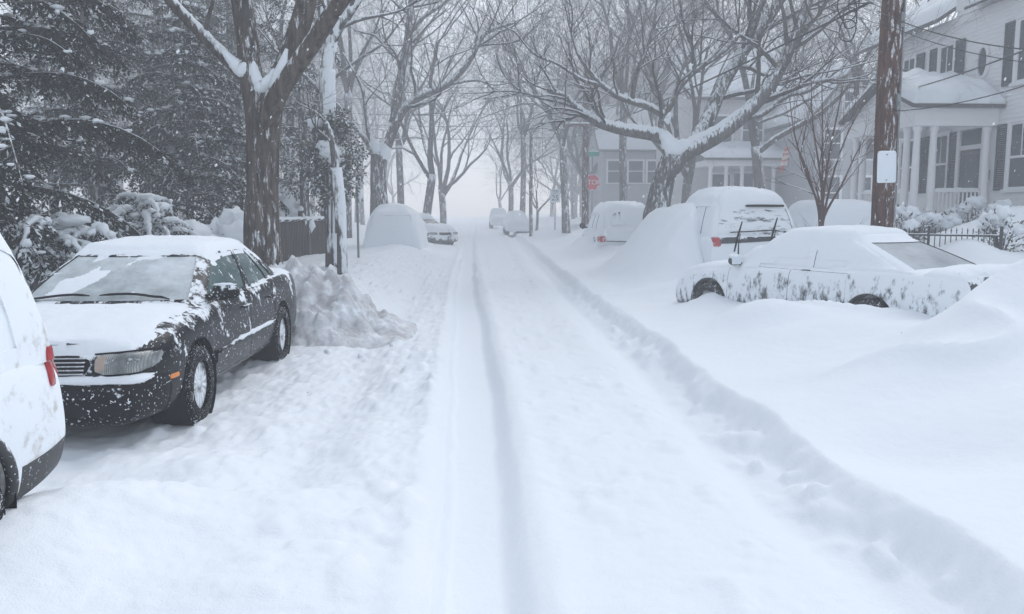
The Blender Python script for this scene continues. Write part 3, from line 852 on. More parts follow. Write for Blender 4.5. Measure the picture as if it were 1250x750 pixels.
def cov_black(X, Y, Zt):
    q = fbm(X*2.2, Y*2.2, 5, 13, .6); bw = .16*np.clip(1-(Y/.72)**2, 0, 1)
    m = sst(-.55, -.15, q+.18)
    hood = (X > 1.05)
    m = np.where(hood, sst(-.42, -.08, q+.22-.9*sst(.62, .86, np.abs(Y))-.5*sst(2.22, 2.30, X)), m)
    m = np.where((X >= .99+bw) & (X < 1.25) & (np.abs(Y) < .72), np.maximum(m, .8), m)
    m = np.where((X > 1.9) & (np.abs(Y) < .5), np.maximum(m, .85), m)
    ws_ = (X > .285+bw) & (X < .99+bw)
    m = np.where((X <= .285+bw) & (X > -1.1), np.maximum(m, .8), m)
    st = sst(.05, .5, fbm((X+Y*.8)*2.0, (X-Y)*.9, 4, 23, .6)-.55*np.abs(Y+.25)+.12)
    m = np.where(ws_, st*.8, m)
    return np.clip(m, 0, 1)
c.snow(T=.020, g=.022, nz0=.50, nz1=.66, cov=cov_black, edge=3, lump=.8)
# snow blobs packed round the lamp top edge and wing
c.place(-3.07, 6.60+2.72/2, -math.pi/2-R(.6), 0.0)

# ================= white van-like car, tail toward the sedan =================
wp = m_plaster('white_car_plastered', (0.62, 0.60, 0.57), 0.35, lo=0.33, hi=0.47, scale=8, up=.2, fleck=.04)
wclad = m_plaster('cladding_flecked', (0.035, 0.036, 0.038), 0.55, lo=0.60, hi=0.66, scale=9, fleck=.06, up=.2)
wgl = m_plaster('glass_plastered', (0.30, 0.32, 0.33), 0.3, lo=0.10, hi=0.30, scale=3)
suv = dict(L=4.66, W=1.80, wb=2.62, fo=.93, wr=.345, arch=.41, zb=.26, tapR=.88,
           deck=[(-2.4, .98), (-2.1, 1.03), (.8, 1.0), (1.1, .98), (1.9, .92), (2.15, .82), (2.4, .68)],
           offR=[.16, .10, .02, 0, .015, .03, .06, .10, .08, .07],
           green=dict(wb=.865, wt=.76, xf0=1.05, xf1=.42, xr0=-2.30, xr1=-2.05, z0=1.0, z1=1.60, gx=GX7, win=WIN4, bowr=.10))
suv['panels'] = [('bumper', [((-1.80, 0, 0), (1, 0, 0)), ((0, 0, .50), (0, 0, 1))], lambda c, n: c.x < -1.80 and c.z < .50, wclad)]
ws = Car('white_hatchback', suv, dict(paint=wp, glass=wgl, rim=rimm, edge=wp), 'white snow-plastered car with red tail light and dark bumper, cut by the picture edge')
c = ws
for sg in (1, -1):
    tl = c.patch('tail_light', 'x', -1, ((sg*.70, .80), (sg*.80, .80), (sg*.79, 1.02), (sg*.71, 1.02)), M['red_lens'], off=.004, nu=10, nv=12, bulge=.008)
    c.patch('tail_light', 'y', sg, ((-2.23, .80), (-2.15, .80), (-2.18, 1.0), (-2.24, 1.0)), M['red_lens'], off=.010, nu=6, nv=12, bulge=.01)
    # wheel-arch cladding lip
    P = [(-1.31+.425*math.cos(t), .36+.425*math.sin(t)) for t in np.linspace(-.25, math.pi+.25, 26)]
    c.strip('arch_lip', 'y', sg, P, .028, wclad, off=.0, n=8)
c.patch('license_plate', 'x', -1, ((-.16, .62), (.16, .62), (.16, .73), (-.16, .73)), M['plate'], off=.02, rnd=.02, bulge=0)
def hat(X, Y, Z): return np.ones_like(X)
c.snow(T=.11, g=.03, blur=2, nz0=.16, nz1=.42, edge=6, zmin=.6, lump=.3)
c.place(-3.03, 4.34-2.34+.01, -math.pi/2-R(1.0), 0.02)

# ================= snowed-in sedan by the pole, tail toward us =================
gp = m_plaster('silver_plastered', (0.11, 0.115, 0.125), 0.3, metal=.2, lo=0.38, hi=0.52, scale=8.5, up=.26, stretch=(1.25, 1, .6))
gg = m_plaster('glass_buried', (0.10, 0.12, 0.135), 0.2, lo=0.16, hi=0.28, scale=2.2)
rg = m_plaster('rear_glass_frosted', (0.27, 0.30, 0.33), 0.4, spec=0.2, lo=0.36, hi=0.98, scale=1.3)
trk = m_plaster('trunk_edge_dark', (0.02, 0.022, 0.026), 0.3, lo=0.62, hi=0.67, scale=8, up=.25, fleck=.05)
sd_ = sedan_spec(L=4.86, W=1.79, fo=.95, wr=.32, arch=.37, spokes=9,
                 deck=[(-2.6, .84), (-2.50, .94), (-2.3, .985), (-1.5, 1.0), (0.9, .92), (1.3, .89), (1.8, .82), (2.15, .73), (2.34, .64), (2.5, .58)],
                 green=dict(wb=.80, wt=.54, xf0=1.05, xf1=.25, xr0=-1.90, xr1=-.92, z0=.93, z1=1.33, gx=GX7, win=WIN4, bowr=.14))
sd_['panels'] = door_panels(.98, -.12, -1.02, .30, .92, .895)+[('bumper', [((-2.05, 0, 0), (1, 0, 0)), ((0, 0, .52), (0, 0, 1))], lambda c, n: c.x < -2.05 and c.z < .52),
                 ('trunk_lid', [((-2.2, 0, 0), (1, 0, 0)), ((0, 0, .60), (0, 0, 1)), ((0, .72, 0), (0, 1, 0)), ((0, -.72, 0), (0, 1, 0))], lambda c, n: c.x < -2.2 and c.z > .60 and abs(c.y) < .72, trk)]
gs = Car('snowed_in_sedan', sd_, dict(paint=gp, glass=gg, rear_window=rg, windscreen=gg, rim=rimm), 'plastered sedan with raised wipers stuck behind drifts beside the utility pole')
c = gs
for sg in (1, -1):
    h, nn = c.cast('y', sg, .86, .93)
    mb = MB(); mb.blob((.84, sg*(abs(h.y)+.13), .985), (.055, .11, .07), seed=2, n=18, amp=0)
    mb.v = [(x if x > .802 else .802, y, z) for x, y, z in mb.v]
    mb.tube([(.84, h.y-sg*.02, .93), (.84, h.y+sg*.05, .955)], [.035, .03], 8)
    mo = mb.build('mirror', trk, c.root, smooth=50)
    mb = MB(); mb.box((.798, sg*(abs(h.y)+.13), .985), (.005, .17, .10)); mb.build('mirror_glass', M['sign_white'], mo)
    mb = MB(); mb.blob((.845, sg*(abs(h.y)+.13), 1.045), (.055, .11, .035), seed=4, n=14, amp=.15); mb.build('mirror_snow', M['snow_car'], mo, smooth=True)
# raised wipers
for y0 in (.62, -.10):
    h, nn = c.cast('z', 1, 1.05, y0)
    mb = MB(); mb.tube([h, h+Vector((.04, -.04, .24)), h+Vector((.05, -.08, .40))], [.012, .009, .007], 6)
    mb.tube([h+Vector((.08, .0, .14)), h+Vector((.08, -.06, .36)), h+Vector((.06, -.12, .58))], [.012, .017, .010], 6)
    mb.build('wiper', M['trim'], c.root, smooth=True)
def cov_g(X, Y, Zt):
    rw = (X > -1.98) & (X < -.90) & (np.abs(Y) < .80-.26*(X+1.9)/.98)
    e = .80-.26*(X+1.9)/.98-np.abs(Y); e = np.minimum(e, np.minimum(X+1.98, -.90-X))
    return 1-sst(-.03, .03, e)
c.snow(T=.06, g=.025, blur=2, nz0=.42, nz1=.68, edge=4, lump=.3, cov=cov_g, drop=.025)
# placement: through its two left wheels as seen in the photograph
_r = on(1048, 393, .36); _f = on(881, 372, .34)
_d = Vector((_f.x-_r.x, _f.y-_r.y)).normalized(); SED_RZ = math.atan2(_d.y, _d.x)
_m = Vector(((_r.x+_f.x)/2, (_r.y+_f.y)/2)); _nrm = Vector((_d.y, -_d.x))
_c = _m+_nrm*(.80)
c.place(_c.x, _c.y, SED_RZ, 0.02)
print('SEDAN', _r, _f, _c, math.degrees(SED_RZ), (Vector((_f.x-_r.x, _f.y-_r.y))).length)

# ================= buried sport utility =================
up_ = m_plaster('truck_plastered', (0.10, 0.105, 0.11), 0.3, lo=0.26, hi=0.33, scale=3.5, up=.25)
ugl = m_plaster('truck_rear_glass', (0.07, 0.08, 0.09), 0.15, lo=0.37, hi=0.46, scale=5, stretch=(1, .5, 2.0))
big = dict(L=4.75, W=1.86, wb=2.80, fo=.90, wr=.36, arch=.43, zb=.32, tapR=.93,
           deck=[(-2.5, 1.10), (-2.2, 1.14), (.8, 1.12), (1.1, 1.10), (1.95, 1.02), (2.2, .92), (2.4, .75)],
           offR=[.12, .08, .02, 0, .02, .03, .04, .06, .05, .05],
           green=dict(wb=.87, wt=.72, xf0=1.05, xf1=.50, xr0=-2.28, xr1=-2.02, z0=1.11, z1=1.74, gx=GX7, win=WIN4, bowr=.06))
us_ = Car('buried_sport_utility', big, dict(paint=up_, glass=gg, rear_window=ugl, windscreen=gg, rim=rimm), 'tall car buried in snow, dark rear window patches and tail light showing')
c = us_
for sg in (1, -1):
    c.patch('tail_light', 'x', -1, ((sg*.70, .93), (sg*.84, .93), (sg*.84, 1.10), (sg*.70, 1.10)), M['red_lens'], off=.012)
    h, nn = c.cast('y', sg, .80, 1.15)
    mb = MB(); mb.blob((.80, sg*(abs(h.y)+.12), 1.22), (.07, .12, .10), seed=2, n=14, amp=.05); mb.tube([(.80, h.y-sg*.02, 1.16), (.80, h.y+sg*.06, 1.19)], [.04, .03], 8)
    mb.build('mirror', trk, c.root, smooth=50)
c.patch('rear_spoiler', 'x', -1, ((-.60, 1.66), (.15, 1.66), (.15, 1.70), (-.60, 1.70)), M['trim'], off=.05, rnd=.05)
c.strip('wiper', 'x', -1, [(.50-.1*t, 1.19+.005*t) for t in range(9)], .012, M['trim'], off=.035)
c.patch('license_panel', 'x', -1, ((.74, .98), (-.36, 1.04), (-.36, 1.13), (.74, 1.10)), trk, off=.016, nu=20, rnd=.1)
def cov_u(X, Y, Zt): return np.ones_like(X)
c.snow(T=.24, g=.045, blur=4, nz0=.42, nz1=.6, edge=6, lump=.3, zmin=.7)
_p = on(868, 300, .8)
c.place(4.42+.93, 15.3+4.75-2.30, math.pi/2, 0.10)

# ================= further parked cars =================
def far_car(name, spec, px0, px1, Y, rz, label, plaster, thick, z=0.05, mode='mound', extra=None, xoff=0, **kw):
    cc = Car(name, spec, dict(paint=plaster, glass=gg, rear_window=kw.get('rwin', gg), windscreen=gg, rim=rimm), label, None, hero=False)
    x0 = at(px0, 260, Y).x; x1 = at(px1, 260, Y).x
    cc.place((x0+x1)/2+xoff, Y+spec['L']/2, rz, z)
    if mode == 'mound': cc.mound(T=thick, margin=kw.get('margin', .45), zg=kw.get('zg', .25), blur=kw.get('blur', 4), seed=int(px0), dome=kw.get('dome', False))
    else: cc.snow(T=thick, g=.06, blur=3, nz0=.2, nz1=.5, edge=4, zmin=.5)
    if extra: extra(cc)
    return cc
fp = m_plaster('far_car_plastered', (0.12, 0.125, 0.13), 0.3, lo=0.30, hi=0.38, scale=3, up=.2)
fp2 = m_plaster('far_car_half_plastered', (0.06, 0.065, 0.07), 0.3, lo=0.44, hi=0.52, scale=2.6, up=.3)
hatch = dict(suv); hatch.pop('panels')
van = dict(hatch, L=4.7); van['green'] = dict(hatch['green'], z1=1.50, xr0=-2.12, xr1=-1.95)
def x_right(cc):
    for sg in (1,): cc.patch('tail_light', 'x', -1, ((sg*.72, .66), (sg*.86, .66), (sg*.86, .82), (sg*.72, .82)), M['red_lens'], off=.07)
    cc.strip('bumper_edge', 'x', -1, [(.70-.1*t, .70-.002*t) for t in range(15)], .03, fp2, off=.02)
    mb = MB(); mb.blob((.75, cc.hw+.10, 1.1), (.06, .10, .10), seed=2, n=12, amp=0); mb.tube([(.75, cc.hw-.08, 1.03), (.75, cc.hw+.04, 1.06)], .03, 6); mb.build('mirror', M['trim'], cc.root, smooth=True)
far_car('buried_wagon', van, 733, 803, 24.5, math.pi/2, 'rounded buried car with a red tail light peeking out under the big spreading tree', fp, .26, z=.12, mode='cap', extra=x_right)
far_car('buried_hatchback', hatch, 448, 506, 29.0, math.pi/2, 'smooth dome of snow over a parked car by the thin sign post', fp, .26, z=.0, blur=9, zg=.05, margin=.20, dome=True)
fwin = m_plaster('far_windscreen_dark', (0.03, 0.035, 0.04), 0.2, lo=0.52, hi=0.58, scale=1.2)
hc = Car('half_cleared_sedan', sedan_spec(), dict(paint=fp2, glass=fwin, rear_window=gg, windscreen=fwin, rim=rimm), 'snow-capped sedan with dark window slit and mottled nose, further along than the snow dome', hero=False)
_h = at(512, 260, 41); hc.place(_h.x, _h.y+.6, -math.pi/2+.62, .0)
hc.snow(T=.17, g=.05, blur=3, nz0=.35, nz1=.6, edge=4, zmin=.5, cov=lambda X, Y, Z: np.where((X > .45) & (X < 1.1) & (Y > -.2), 0, 1.0))
hc.patch('grille', 'x', 1, ((-.34, .55), (.34, .55), (.36, .68), (-.36, .68)), M['trim'], off=.02)
for sg in (1, -1): hc.patch('headlight', 'x', 1, ((sg*.45, .57), (sg*.78, .58), (sg*.78, .69), (sg*.45, .68)), M['lens'], off=.02)
cc = far_car('distant_sedan', sedan_spec(), 617, 648, 56.0, -math.pi/2, 'faint white sedan at the far end of the street beside a dark pole', fp, .18, z=.1, mode='cap')
cc = far_car('distant_hatchback', hatch, 601, 618, 78.0, -math.pi/2, 'barely visible car mound in the whiteout beyond the faint white sedan', fp, .2, z=.1, mode='cap')
# ------------------------------------------------------------------ bare trees
def wander(p0, d, length, n, rng, bend=0.25, grav=0.0, up=0.0):
    pts = [Vector(p0)]; d = Vector(d).normalized(); st = length/n
    for i in range(n):
        d = (d+Vector((rng.gauss(0, bend), rng.gauss(0, bend), rng.gauss(0, bend)+up-grav))*0.5).normalized()
        pts.append(pts[-1]+d*st)
    return pts
def snowline(mb, pts, rad, k=.8, lift=.62, n=5, rng=None, minr=.0):
    """ridge of snow along the upper side of a limb, broken where the limb is steep"""
    seg = []
    def flush():
        if len(seg) > 2:
            m = len(seg); rr = [q[1]*(0.15 if i in (0, m-1) else 1) for i, q in enumerate(seg)]
            mb.tube([q[0] for q in seg], rr, n)
        seg.clear()
    for i, p in enumerate(pts):
        t = pts[min(i+1, len(pts)-1)]-pts[max(i-1, 0)]; t = t.normalized() if t.length else Vector((0, 0, 1))
        if abs(t.z) > .90 or rad[i] < minr: flush(); continue
        upv = Vector((0, 0, 1))-t*t.z; upv.normalize()
        f = (1-abs(t.z)**3)*(rng.uniform(.75, 1.15) if rng else 1)
        seg.append((p+upv*rad[i]*lift, max(.004, rad[i]*k*f)))
    flush()
def branches(mb, sn, base, d, length, r, lev, rng, maxlev, cfg):
    n = max(3, int(cfg['seg'][min(lev, 5)]))
    pts = wander(base, d, length, n, rng, cfg['bend'], cfg.get('grav', 0) if lev > 1 else 0, cfg['up'] if lev < 3 else cfg['up']*.4)
    tip = .35 if lev < maxlev else .25
    rad = [r*(1-(1-tip)*i/n) for i in range(n+1)]
    sides = 8 if r > .08 else (6 if r > .035 else (4 if r > .012 else 3))
    mb.tube(pts, rad, sides, cap=False)
    if sn is not None and r > cfg.get('snowmin', .02):
        snowline(sn, pts, rad, cfg.get('snowk', .85), .6, 5 if r > .05 else 4, rng)
    if lev >= maxlev: return
    k = cfg['kids'][min(lev, len(cfg['kids'])-1)]
    for c in range(k):
        t = rng.uniform(.28, .98) if c < k-2 else (1.0 if c == k-1 else .8)
        i = min(n-1, int(t*n)); f = t*n-i
        p = pts[i].lerp(pts[i+1], f)
        dd = (pts[i+1]-pts[i]).normalized()
        ax = Vector((rng.gauss(0, 1), rng.gauss(0, 1), rng.gauss(0, .7))); ax = (ax-dd*ax.dot(dd)).normalized()
        a = R(rng.uniform(*cfg['ang'])) if t < 1 else R(rng.uniform(5, 25))
        nd = dd*math.cos(a)+ax*math.sin(a)
        branches(mb, sn, p, nd, length*rng.uniform(.5, .82), max(.0035, rad[i]*rng.uniform(.5, .72)), lev+1, rng, maxlev, cfg)

def generic_tree(seed, h=16, r=.20, fork=4.0, limbs=4, maxlev=5, kids=(5, 4, 4, 3, 3), lean=0.0, spread=35, snowk=.85, mins=.03, bark=None):
    rng = random.Random(seed); t = MB(); b = MB(); s = MB()
    top = Vector((lean*fork, rng.uniform(-.2, .2), fork))
    n = 8; P = []; Rr = []
    for i in range(n+1):
        u = i/n; P.append(Vector((top.x*u*u+.06*math.sin(3*u+seed), top.y*u+.05*math.sin(4*u+2*seed), -.4+(fork+.4)*u))); Rr.append(r*(1.28-.28*min(1, u*3) if u < .33 else 1-.12*(u-.33)))
    t.tube(P, Rr, 10)
    cfg = dict(seg=[7, 6, 5, 4, 3, 3], bend=.30, up=.10, kids=kids, ang=(25, 62), snowk=snowk, snowmin=mins)
    for k in range(limbs):
        a = 2*math.pi*(k+rng.uniform(-.25, .25))/limbs; tilt = R(rng.uniform(spread*.45, spread*1.25)) if k else R(8)
        d = Vector((math.sin(tilt)*math.cos(a), math.sin(tilt)*math.sin(a), math.cos(tilt)))
        branches(b, s, P[-1]-Vector((0, 0, .15+.12*k)), d, (h-fork)*rng.uniform(.42, .6), r*rng.uniform(.5, .72), 0, rng, maxlev, cfg)
    return t.mesh('trunk', True), b.mesh('crown', True), s.mesh('snow_cover', True)
VAR = []
for sd0, kw in ((1, dict(h=15, fork=3.6, limbs=4)), (2, dict(h=18, fork=5.0, limbs=4, spread=28)), (3, dict(h=13, fork=2.6, limbs=5, spread=42)),
                (4, dict(h=17, fork=6.5, limbs=4, r=.18, spread=30)), (5, dict(h=14, fork=3.0, limbs=3, spread=38, lean=.1))):
    tm, bm_, sm = generic_tree(sd0, **kw)
    tm.materials.append(M['bark_mid']); bm_.materials.append(M['twig']); sm.materials.append(M['snow'])
    VAR.append((tm, bm_, sm))
def bare_tree(v, x, y, sc, rz, label, group='bare trees down the street'):
    r = empty('bare_tree', (x, y, gz(x, y)-.05), rz, label, 'tree', group); r.scale = (sc, sc, sc)
    for nm, me in zip(('trunk', 'crown', 'snow_cover'), VAR[v]):
        o = bpy.data.objects.new(nm, me); COL.objects.link(o); o.parent = r
    return r

# hero trees: limbs laid along paths read off the photograph, each point with its own distance
def limb_path(pp, Y0): return [at(q[0], q[1], q[2] if len(q) > 2 else Y0) for q in pp]
def smooth_path(P, R0, m=4):
    """Catmull-Rom through control points"""
    out = []; rr = []
    n = len(P)
    for i in range(n-1):
        a, b, c, d = P[max(0, i-1)], P[i], P[i+1], P[min(n-1, i+2)]
        for k in range(m):
            t = k/m
            out.append(.5*((2*b)+(c-a)*t+(2*a-5*b+4*c-d)*t*t+(3*b-a-3*c+d)*t**3)); rr.append(R0[i]+(R0[i+1]-R0[i])*t)
    out.append(P[-1]); rr.append(R0[-1]); return out, rr
def hero_tree(name, label, Y, trunk, tr, limbs, bark, seed, side_kids=5, cfg=None, n=24, rough=.10, maxlev=4, klen=.42, snowk=.8, crotch=()):
    rng = random.Random(seed)
    root_p = at(trunk[0][0], trunk[0][1], Y); g = gz(root_p.x, root_p.y)
    root = empty(name, (root_p.x, root_p.y, g), 0, label, 'tree')
    org = Vector((root_p.x, root_p.y, g))
    loc = lambda P: [p-org for p in P]
    cf = dict(seg=[6, 6, 5, 4, 3, 3], bend=.28, up=.06, kids=(5, 5, 4, 4), ang=(25, 65), snowmin=.014, snowk=.9)
    if cfg: cf.update(cfg)
    def jit(i, j, p):
        a = j*2*math.pi/n
        return 1+rough*math.sin(9*a+1.5*math.sin(p.z*2.1))*.5+rough*.8*float(vnoise(np.array([a*2.2+seed]), np.array([p.z*1.6]))[0]-.5)
    P, rr = smooth_path(loc(limb_path(trunk, Y)), tr, 6)
    P.insert(0, Vector((P[0].x, P[0].y, min(P[0].z-.3, -.45)))); rr.insert(0, rr[0]*1.15)
    mb = MB(); mb.tube(P, rr, n, jit=jit); mb.build('trunk', bark, root, smooth=True)
    cr = MB(); sn = MB()
    for lp in limbs:
        pp, r0, r1 = lp[0], lp[1], lp[2]; kids = lp[3] if len(lp) > 3 else side_kids
        Q = loc(limb_path(pp, Y)); k = len(Q)
        Q, rr = smooth_path(Q, [r0+(r1-r0)*i/(k-1) for i in range(k)], 5)
        mb = MB(); nn = 16 if r0 > .1 else 8
        mb.tube(Q, rr, nn, jit=(lambda i, j, p: 1+rough*.35*math.sin(5*j*2*math.pi/nn+3*p.z)) if r0 > .1 else None)
        mb.build('limb', bark if r0 > .1 else M['bark_mid'], root, smooth=True)
        snowline(sn, Q, rr, snowk, .55, 8, rng)
        for c in range(kids):
            t = rng.uniform(.25, 1.0) if c < kids-1 else 1.0
            i = min(len(Q)-2, int(t*(len(Q)-1))); dd = (Q[i+1]-Q[i]).normalized()
            ax = Vector((rng.gauss(0, 1), rng.gauss(0, .8), rng.gauss(.35, .7))); ax = (ax-dd*ax.dot(dd)).normalized()
            a = R(rng.uniform(28, 68)) if t < 1 else R(12)
            L = sum((Q[q+1]-Q[q]).length for q in range(len(Q)-1))
            branches(cr, sn, Q[i], dd*math.cos(a)+ax*math.sin(a), max(1.2, L*klen*rng.uniform(.7, 1.2)), min(.09, max(.02, rr[i]*rng.uniform(.35, .5))), 1, rng, maxlev, cf)
    for cpts, cr_ in crotch:
        Q, rr = smooth_path(loc(limb_path(cpts, Y)), [cr_*k for k in ([.25, .8, 1.15, .8, .25] if len(cpts) == 5 else [.3, 1.1, .3])], 5)
        sn.tube(Q, [r_*rng.uniform(.85, 1.15) for r_ in rr], 10)
    cr.build('crown', M['twig'], root, smooth=True)
    sn.build('snow_cover', M['snow'], root, smooth=True)
    return root

# --- big furrowed tree behind the black sedan
hero_tree('street_tree', 'big furrowed forking tree trunk rising behind the black sedan', 13.2,
    [(321, 308), (319, 270), (321, 225), (321, 180), (322, 140), (322, 112)], [.285, .262, .245, .25, .28, .24],
    [([(312, 128), (302, 98), (280, 75), (250, 45), (222, 16), (180, -30), (130, -90)], .115, .07, 3),
     ([(314, 135), (307, 95), (302, 50), (296, 10), (288, -40), (280, -130)], .19, .14, 2),
     ([(328, 135), (346, 90), (362, 45), (374, 0), (384, -60), (400, -150)], .19, .13, 2),
     ([(324, 150, 12.9), (338, 118, 12.75), (360, 84, 12.6), (388, 44, 12.4), (414, 4, 12.2), (455, -50, 12), (520, -130, 11.6)], .15, .10, 3)],
    M['bark_near'], 3, cfg=dict(up=.0), maxlev=3, klen=.35, snowk=.78,
    crotch=[([(272, 62, 13.1), (284, 75, 13.1), (294, 84, 13.1), (301, 80, 13.1), (304, 66, 13.1)], .11), ([(308, 70, 13.1), (312, 92, 13.05), (319, 106, 13.0), (328, 98, 13.0), (335, 84, 13.0)], .09), ([(350, 60, 13.0), (343, 84, 12.95), (337, 104, 12.9), (344, 92, 12.8), (360, 70, 12.75)], .10)])
# --- trunk with plastered bark and evergreen creeper
hero_tree('ivy_trunk_tree', 'tree with wind-plastered white trunk and dark creeper low down', 18.5,
    [(409, 290), (407, 260), (404, 215), (402, 170), (400, 130), (399, 85)], [.21, .20, .19, .19, .18, .17],
    [([(399, 90), (403, 55), (412, 35), (426, 15), (440, -8), (460, -60)], .14, .09, 4), ([(404, 60), (396, 30), (392, -10), (386, -60)], .12, .08, 4),
     ([(416, 34), (440, 24), (470, 18), (500, 10)], .05, .02, 4), ([(398, 120), (380, 100), (355, 78), (335, 60)], .06, .03, 4)],
    M['bark_white'], 11, klen=.5, crotch=[([(402, 70), (405, 58), (410, 48)], .12)])
hero_tree('lower_stem_tree', 'thin crooked trunk with a white plastered side below the dark creeper', 17.2,
    [(417, 285), (416, 268), (414, 240), (411, 205)], [.10, .11, .12, .11], [([(411, 215), (409, 195), (405, 170), (398, 150)], .10, .05, 2)], M['bark_white'], 12, n=14)
# --- third tree on that side, wide Y
hero_tree('forked_street_tree', 'hazy forked tree with a long snow-topped limb reaching over the street', 31.5,
    [(463, 246), (462, 225), (462, 205), (463, 188)], [.34, .30, .29, .30],
    [([(462, 195), (470, 184), (480, 158), (493, 134), (512, 119), (545, 104), (572, 76), (588, 46), (602, 36), (628, 28)], .22, .05, 9),
     ([(480, 150), (487, 112), (492, 78), (498, 42), (502, 0), (508, -50)], .17, .09, 8),
     ([(459, 195), (446, 170), (430, 152), (412, 128), (398, 112)], .13, .05, 5),
     ([(458, 190), (449, 160), (443, 112), (432, 88), (418, 64)], .09, .04, 5),
     ([(500, 40), (516, 22), (540, 6), (560, -16)], .09, .04, 5), ([(492, 78), (474, 62), (458, 44), (440, 40)], .07, .03, 5),
     ([(545, 104), (580, 98), (604, 104), (628, 100)], .06, .02, 5)],
    M['bark_mid'], 21, maxlev=4, klen=.4, crotch=[([(452, 166), (459, 180), (466, 190), (472, 176), (480, 158)], .26)])
# --- great spreading tree at the far kerb
hero_tree('spreading_tree', 'great spreading tree with thick snow-loaded limbs over the parked cars', 22.0,
    [(802, 262), (806, 238), (811, 216), (819, 196), (826, 184)], [.37, .30, .27, .29, .27],
    [([(824, 186), (815, 172), (798, 165), (772, 161), (748, 156), (728, 149), (712, 138), (700, 128), (690, 118), (668, 110)], .20, .06, 9),
     ([(818, 205), (832, 188), (852, 178), (878, 164), (904, 144), (928, 120), (948, 92), (966, 55), (984, 10), (1000, -40)], .28, .10, 10),
     ([(822, 190), (812, 168), (808, 150), (818, 128), (830, 106), (852, 84), (880, 66), (905, 40)], .13, .05, 9),
     ([(812, 142), (790, 130), (760, 120), (735, 104), (716, 82), (704, 62), (695, 30)], .11, .03, 10),
     ([(840, 186, 22.5), (862, 150, 22.8), (882, 104, 23), (905, 66, 23.3), (930, 34, 23.5), (952, 0, 23.6), (975, -50, 24)], .22, .12, 9),
     ([(848, 86), (846, 60), (836, 34), (830, 0), (820, -50)], .07, .03, 8), ([(772, 122), (776, 92), (790, 60), (800, 20), (806, -40)], .07, .03, 8),
     ([(712, 138), (694, 128), (660, 120), (630, 112), (600, 112)], .06, .015, 7), ([(735, 104), (712, 98), (680, 78), (652, 66), (630, 40)], .06, .02, 8),
     ([(904, 144), (930, 140), (960, 118), (990, 110), (1030, 80)], .09, .03, 7)],
    M['bark_mid'], 31, maxlev=4, klen=.40, cfg=dict(kids=(5, 5, 5, 4)), crotch=[([(806, 158, 21.9), (812, 168, 21.8), (820, 178, 21.7), (832, 180, 21.8), (848, 172, 22)], .20), ([(810, 138), (813, 146), (817, 134)], .14)])

# --- individual bare trees receding into the whiteout: (variant, px, distance, scale, turn, label)
for v, px, Y, sc, rz, lab in (
    (1, 690, 44, 1.0, .3, 'thick straight trunk with a street lamp arm before it'),
    (0, 655, 50, .42, 1.2, 'small pollarded street tree beside the thin lamp pole'),
    (3, 637, 60, 1.1, 2.2, 'faint bare tree directly behind the white distant sedan'),
    (0, 622, 72, 1.15, .8, 'ghostly bare tree leaning at the whiteout end of the street'),
    (3, 762, 40, 1.05, 5.1, 'bare tree rising behind the rounded buried car'),
    (2, 838, 36, 1.05, .4, 'hazy bare tree close behind the great spreading tree'),
    (4, 930, 33, 1.15, 3.3, 'bare tree before the columned porch house'),
    (0, 968, 48, 1.2, .1, 'tall bare tree behind the columned porch house'),
    (4, 1052, 30, .95, 2.0, 'bare tree between the gabled house and the wooden pole'),
    (1, 1120, 48, 1.25, 1.1, 'tall bare tree standing behind the white porch house'),
    (2, 540, 58, 1.2, 3.7, 'hazy bare tree beyond the half-cleared sedan'),
    (4, 520, 44, 1.15, 5.5, 'bare tree whose crown shows behind the forked street tree'),
    (1, 490, 50, 1.1, 2.6, 'hazy upright tree between forked tree and snow dome car'),
    (3, 425, 40, 1.1, .9, 'hazy tree beyond the thin sign post'),
    (0, 360, 34, 1.15, 4.9, 'grey tree filling the gap beside the furrowed trunk'),
    (3, 800, 58, 1.25, 2.4, 'very faint tree beyond the stop sign corner houses'),
    (4, 612, 100, 1.0, 2.0, 'last dim tree crown closing the vista')):
    p = at(px, 260, Y); bare_tree(v, p.x, p.y, sc, rz, lab)

# far-off trees that the haze makes all alike
frng = random.Random(99); spots = []
for k in range(64):
    sd1 = -1 if k % 2 else 1
    Y = frng.uniform(52, 125); x = sd1*frng.uniform(6, 30)+(2 if sd1 > 0 else -3)+(.00*Y)
    r = bare_tree(frng.randrange(5), x, Y, frng.uniform(.95, 1.45), frng.uniform(0, 6.28), 'pale far-off bare tree dissolving into the snowy haze', 'far pale trees')

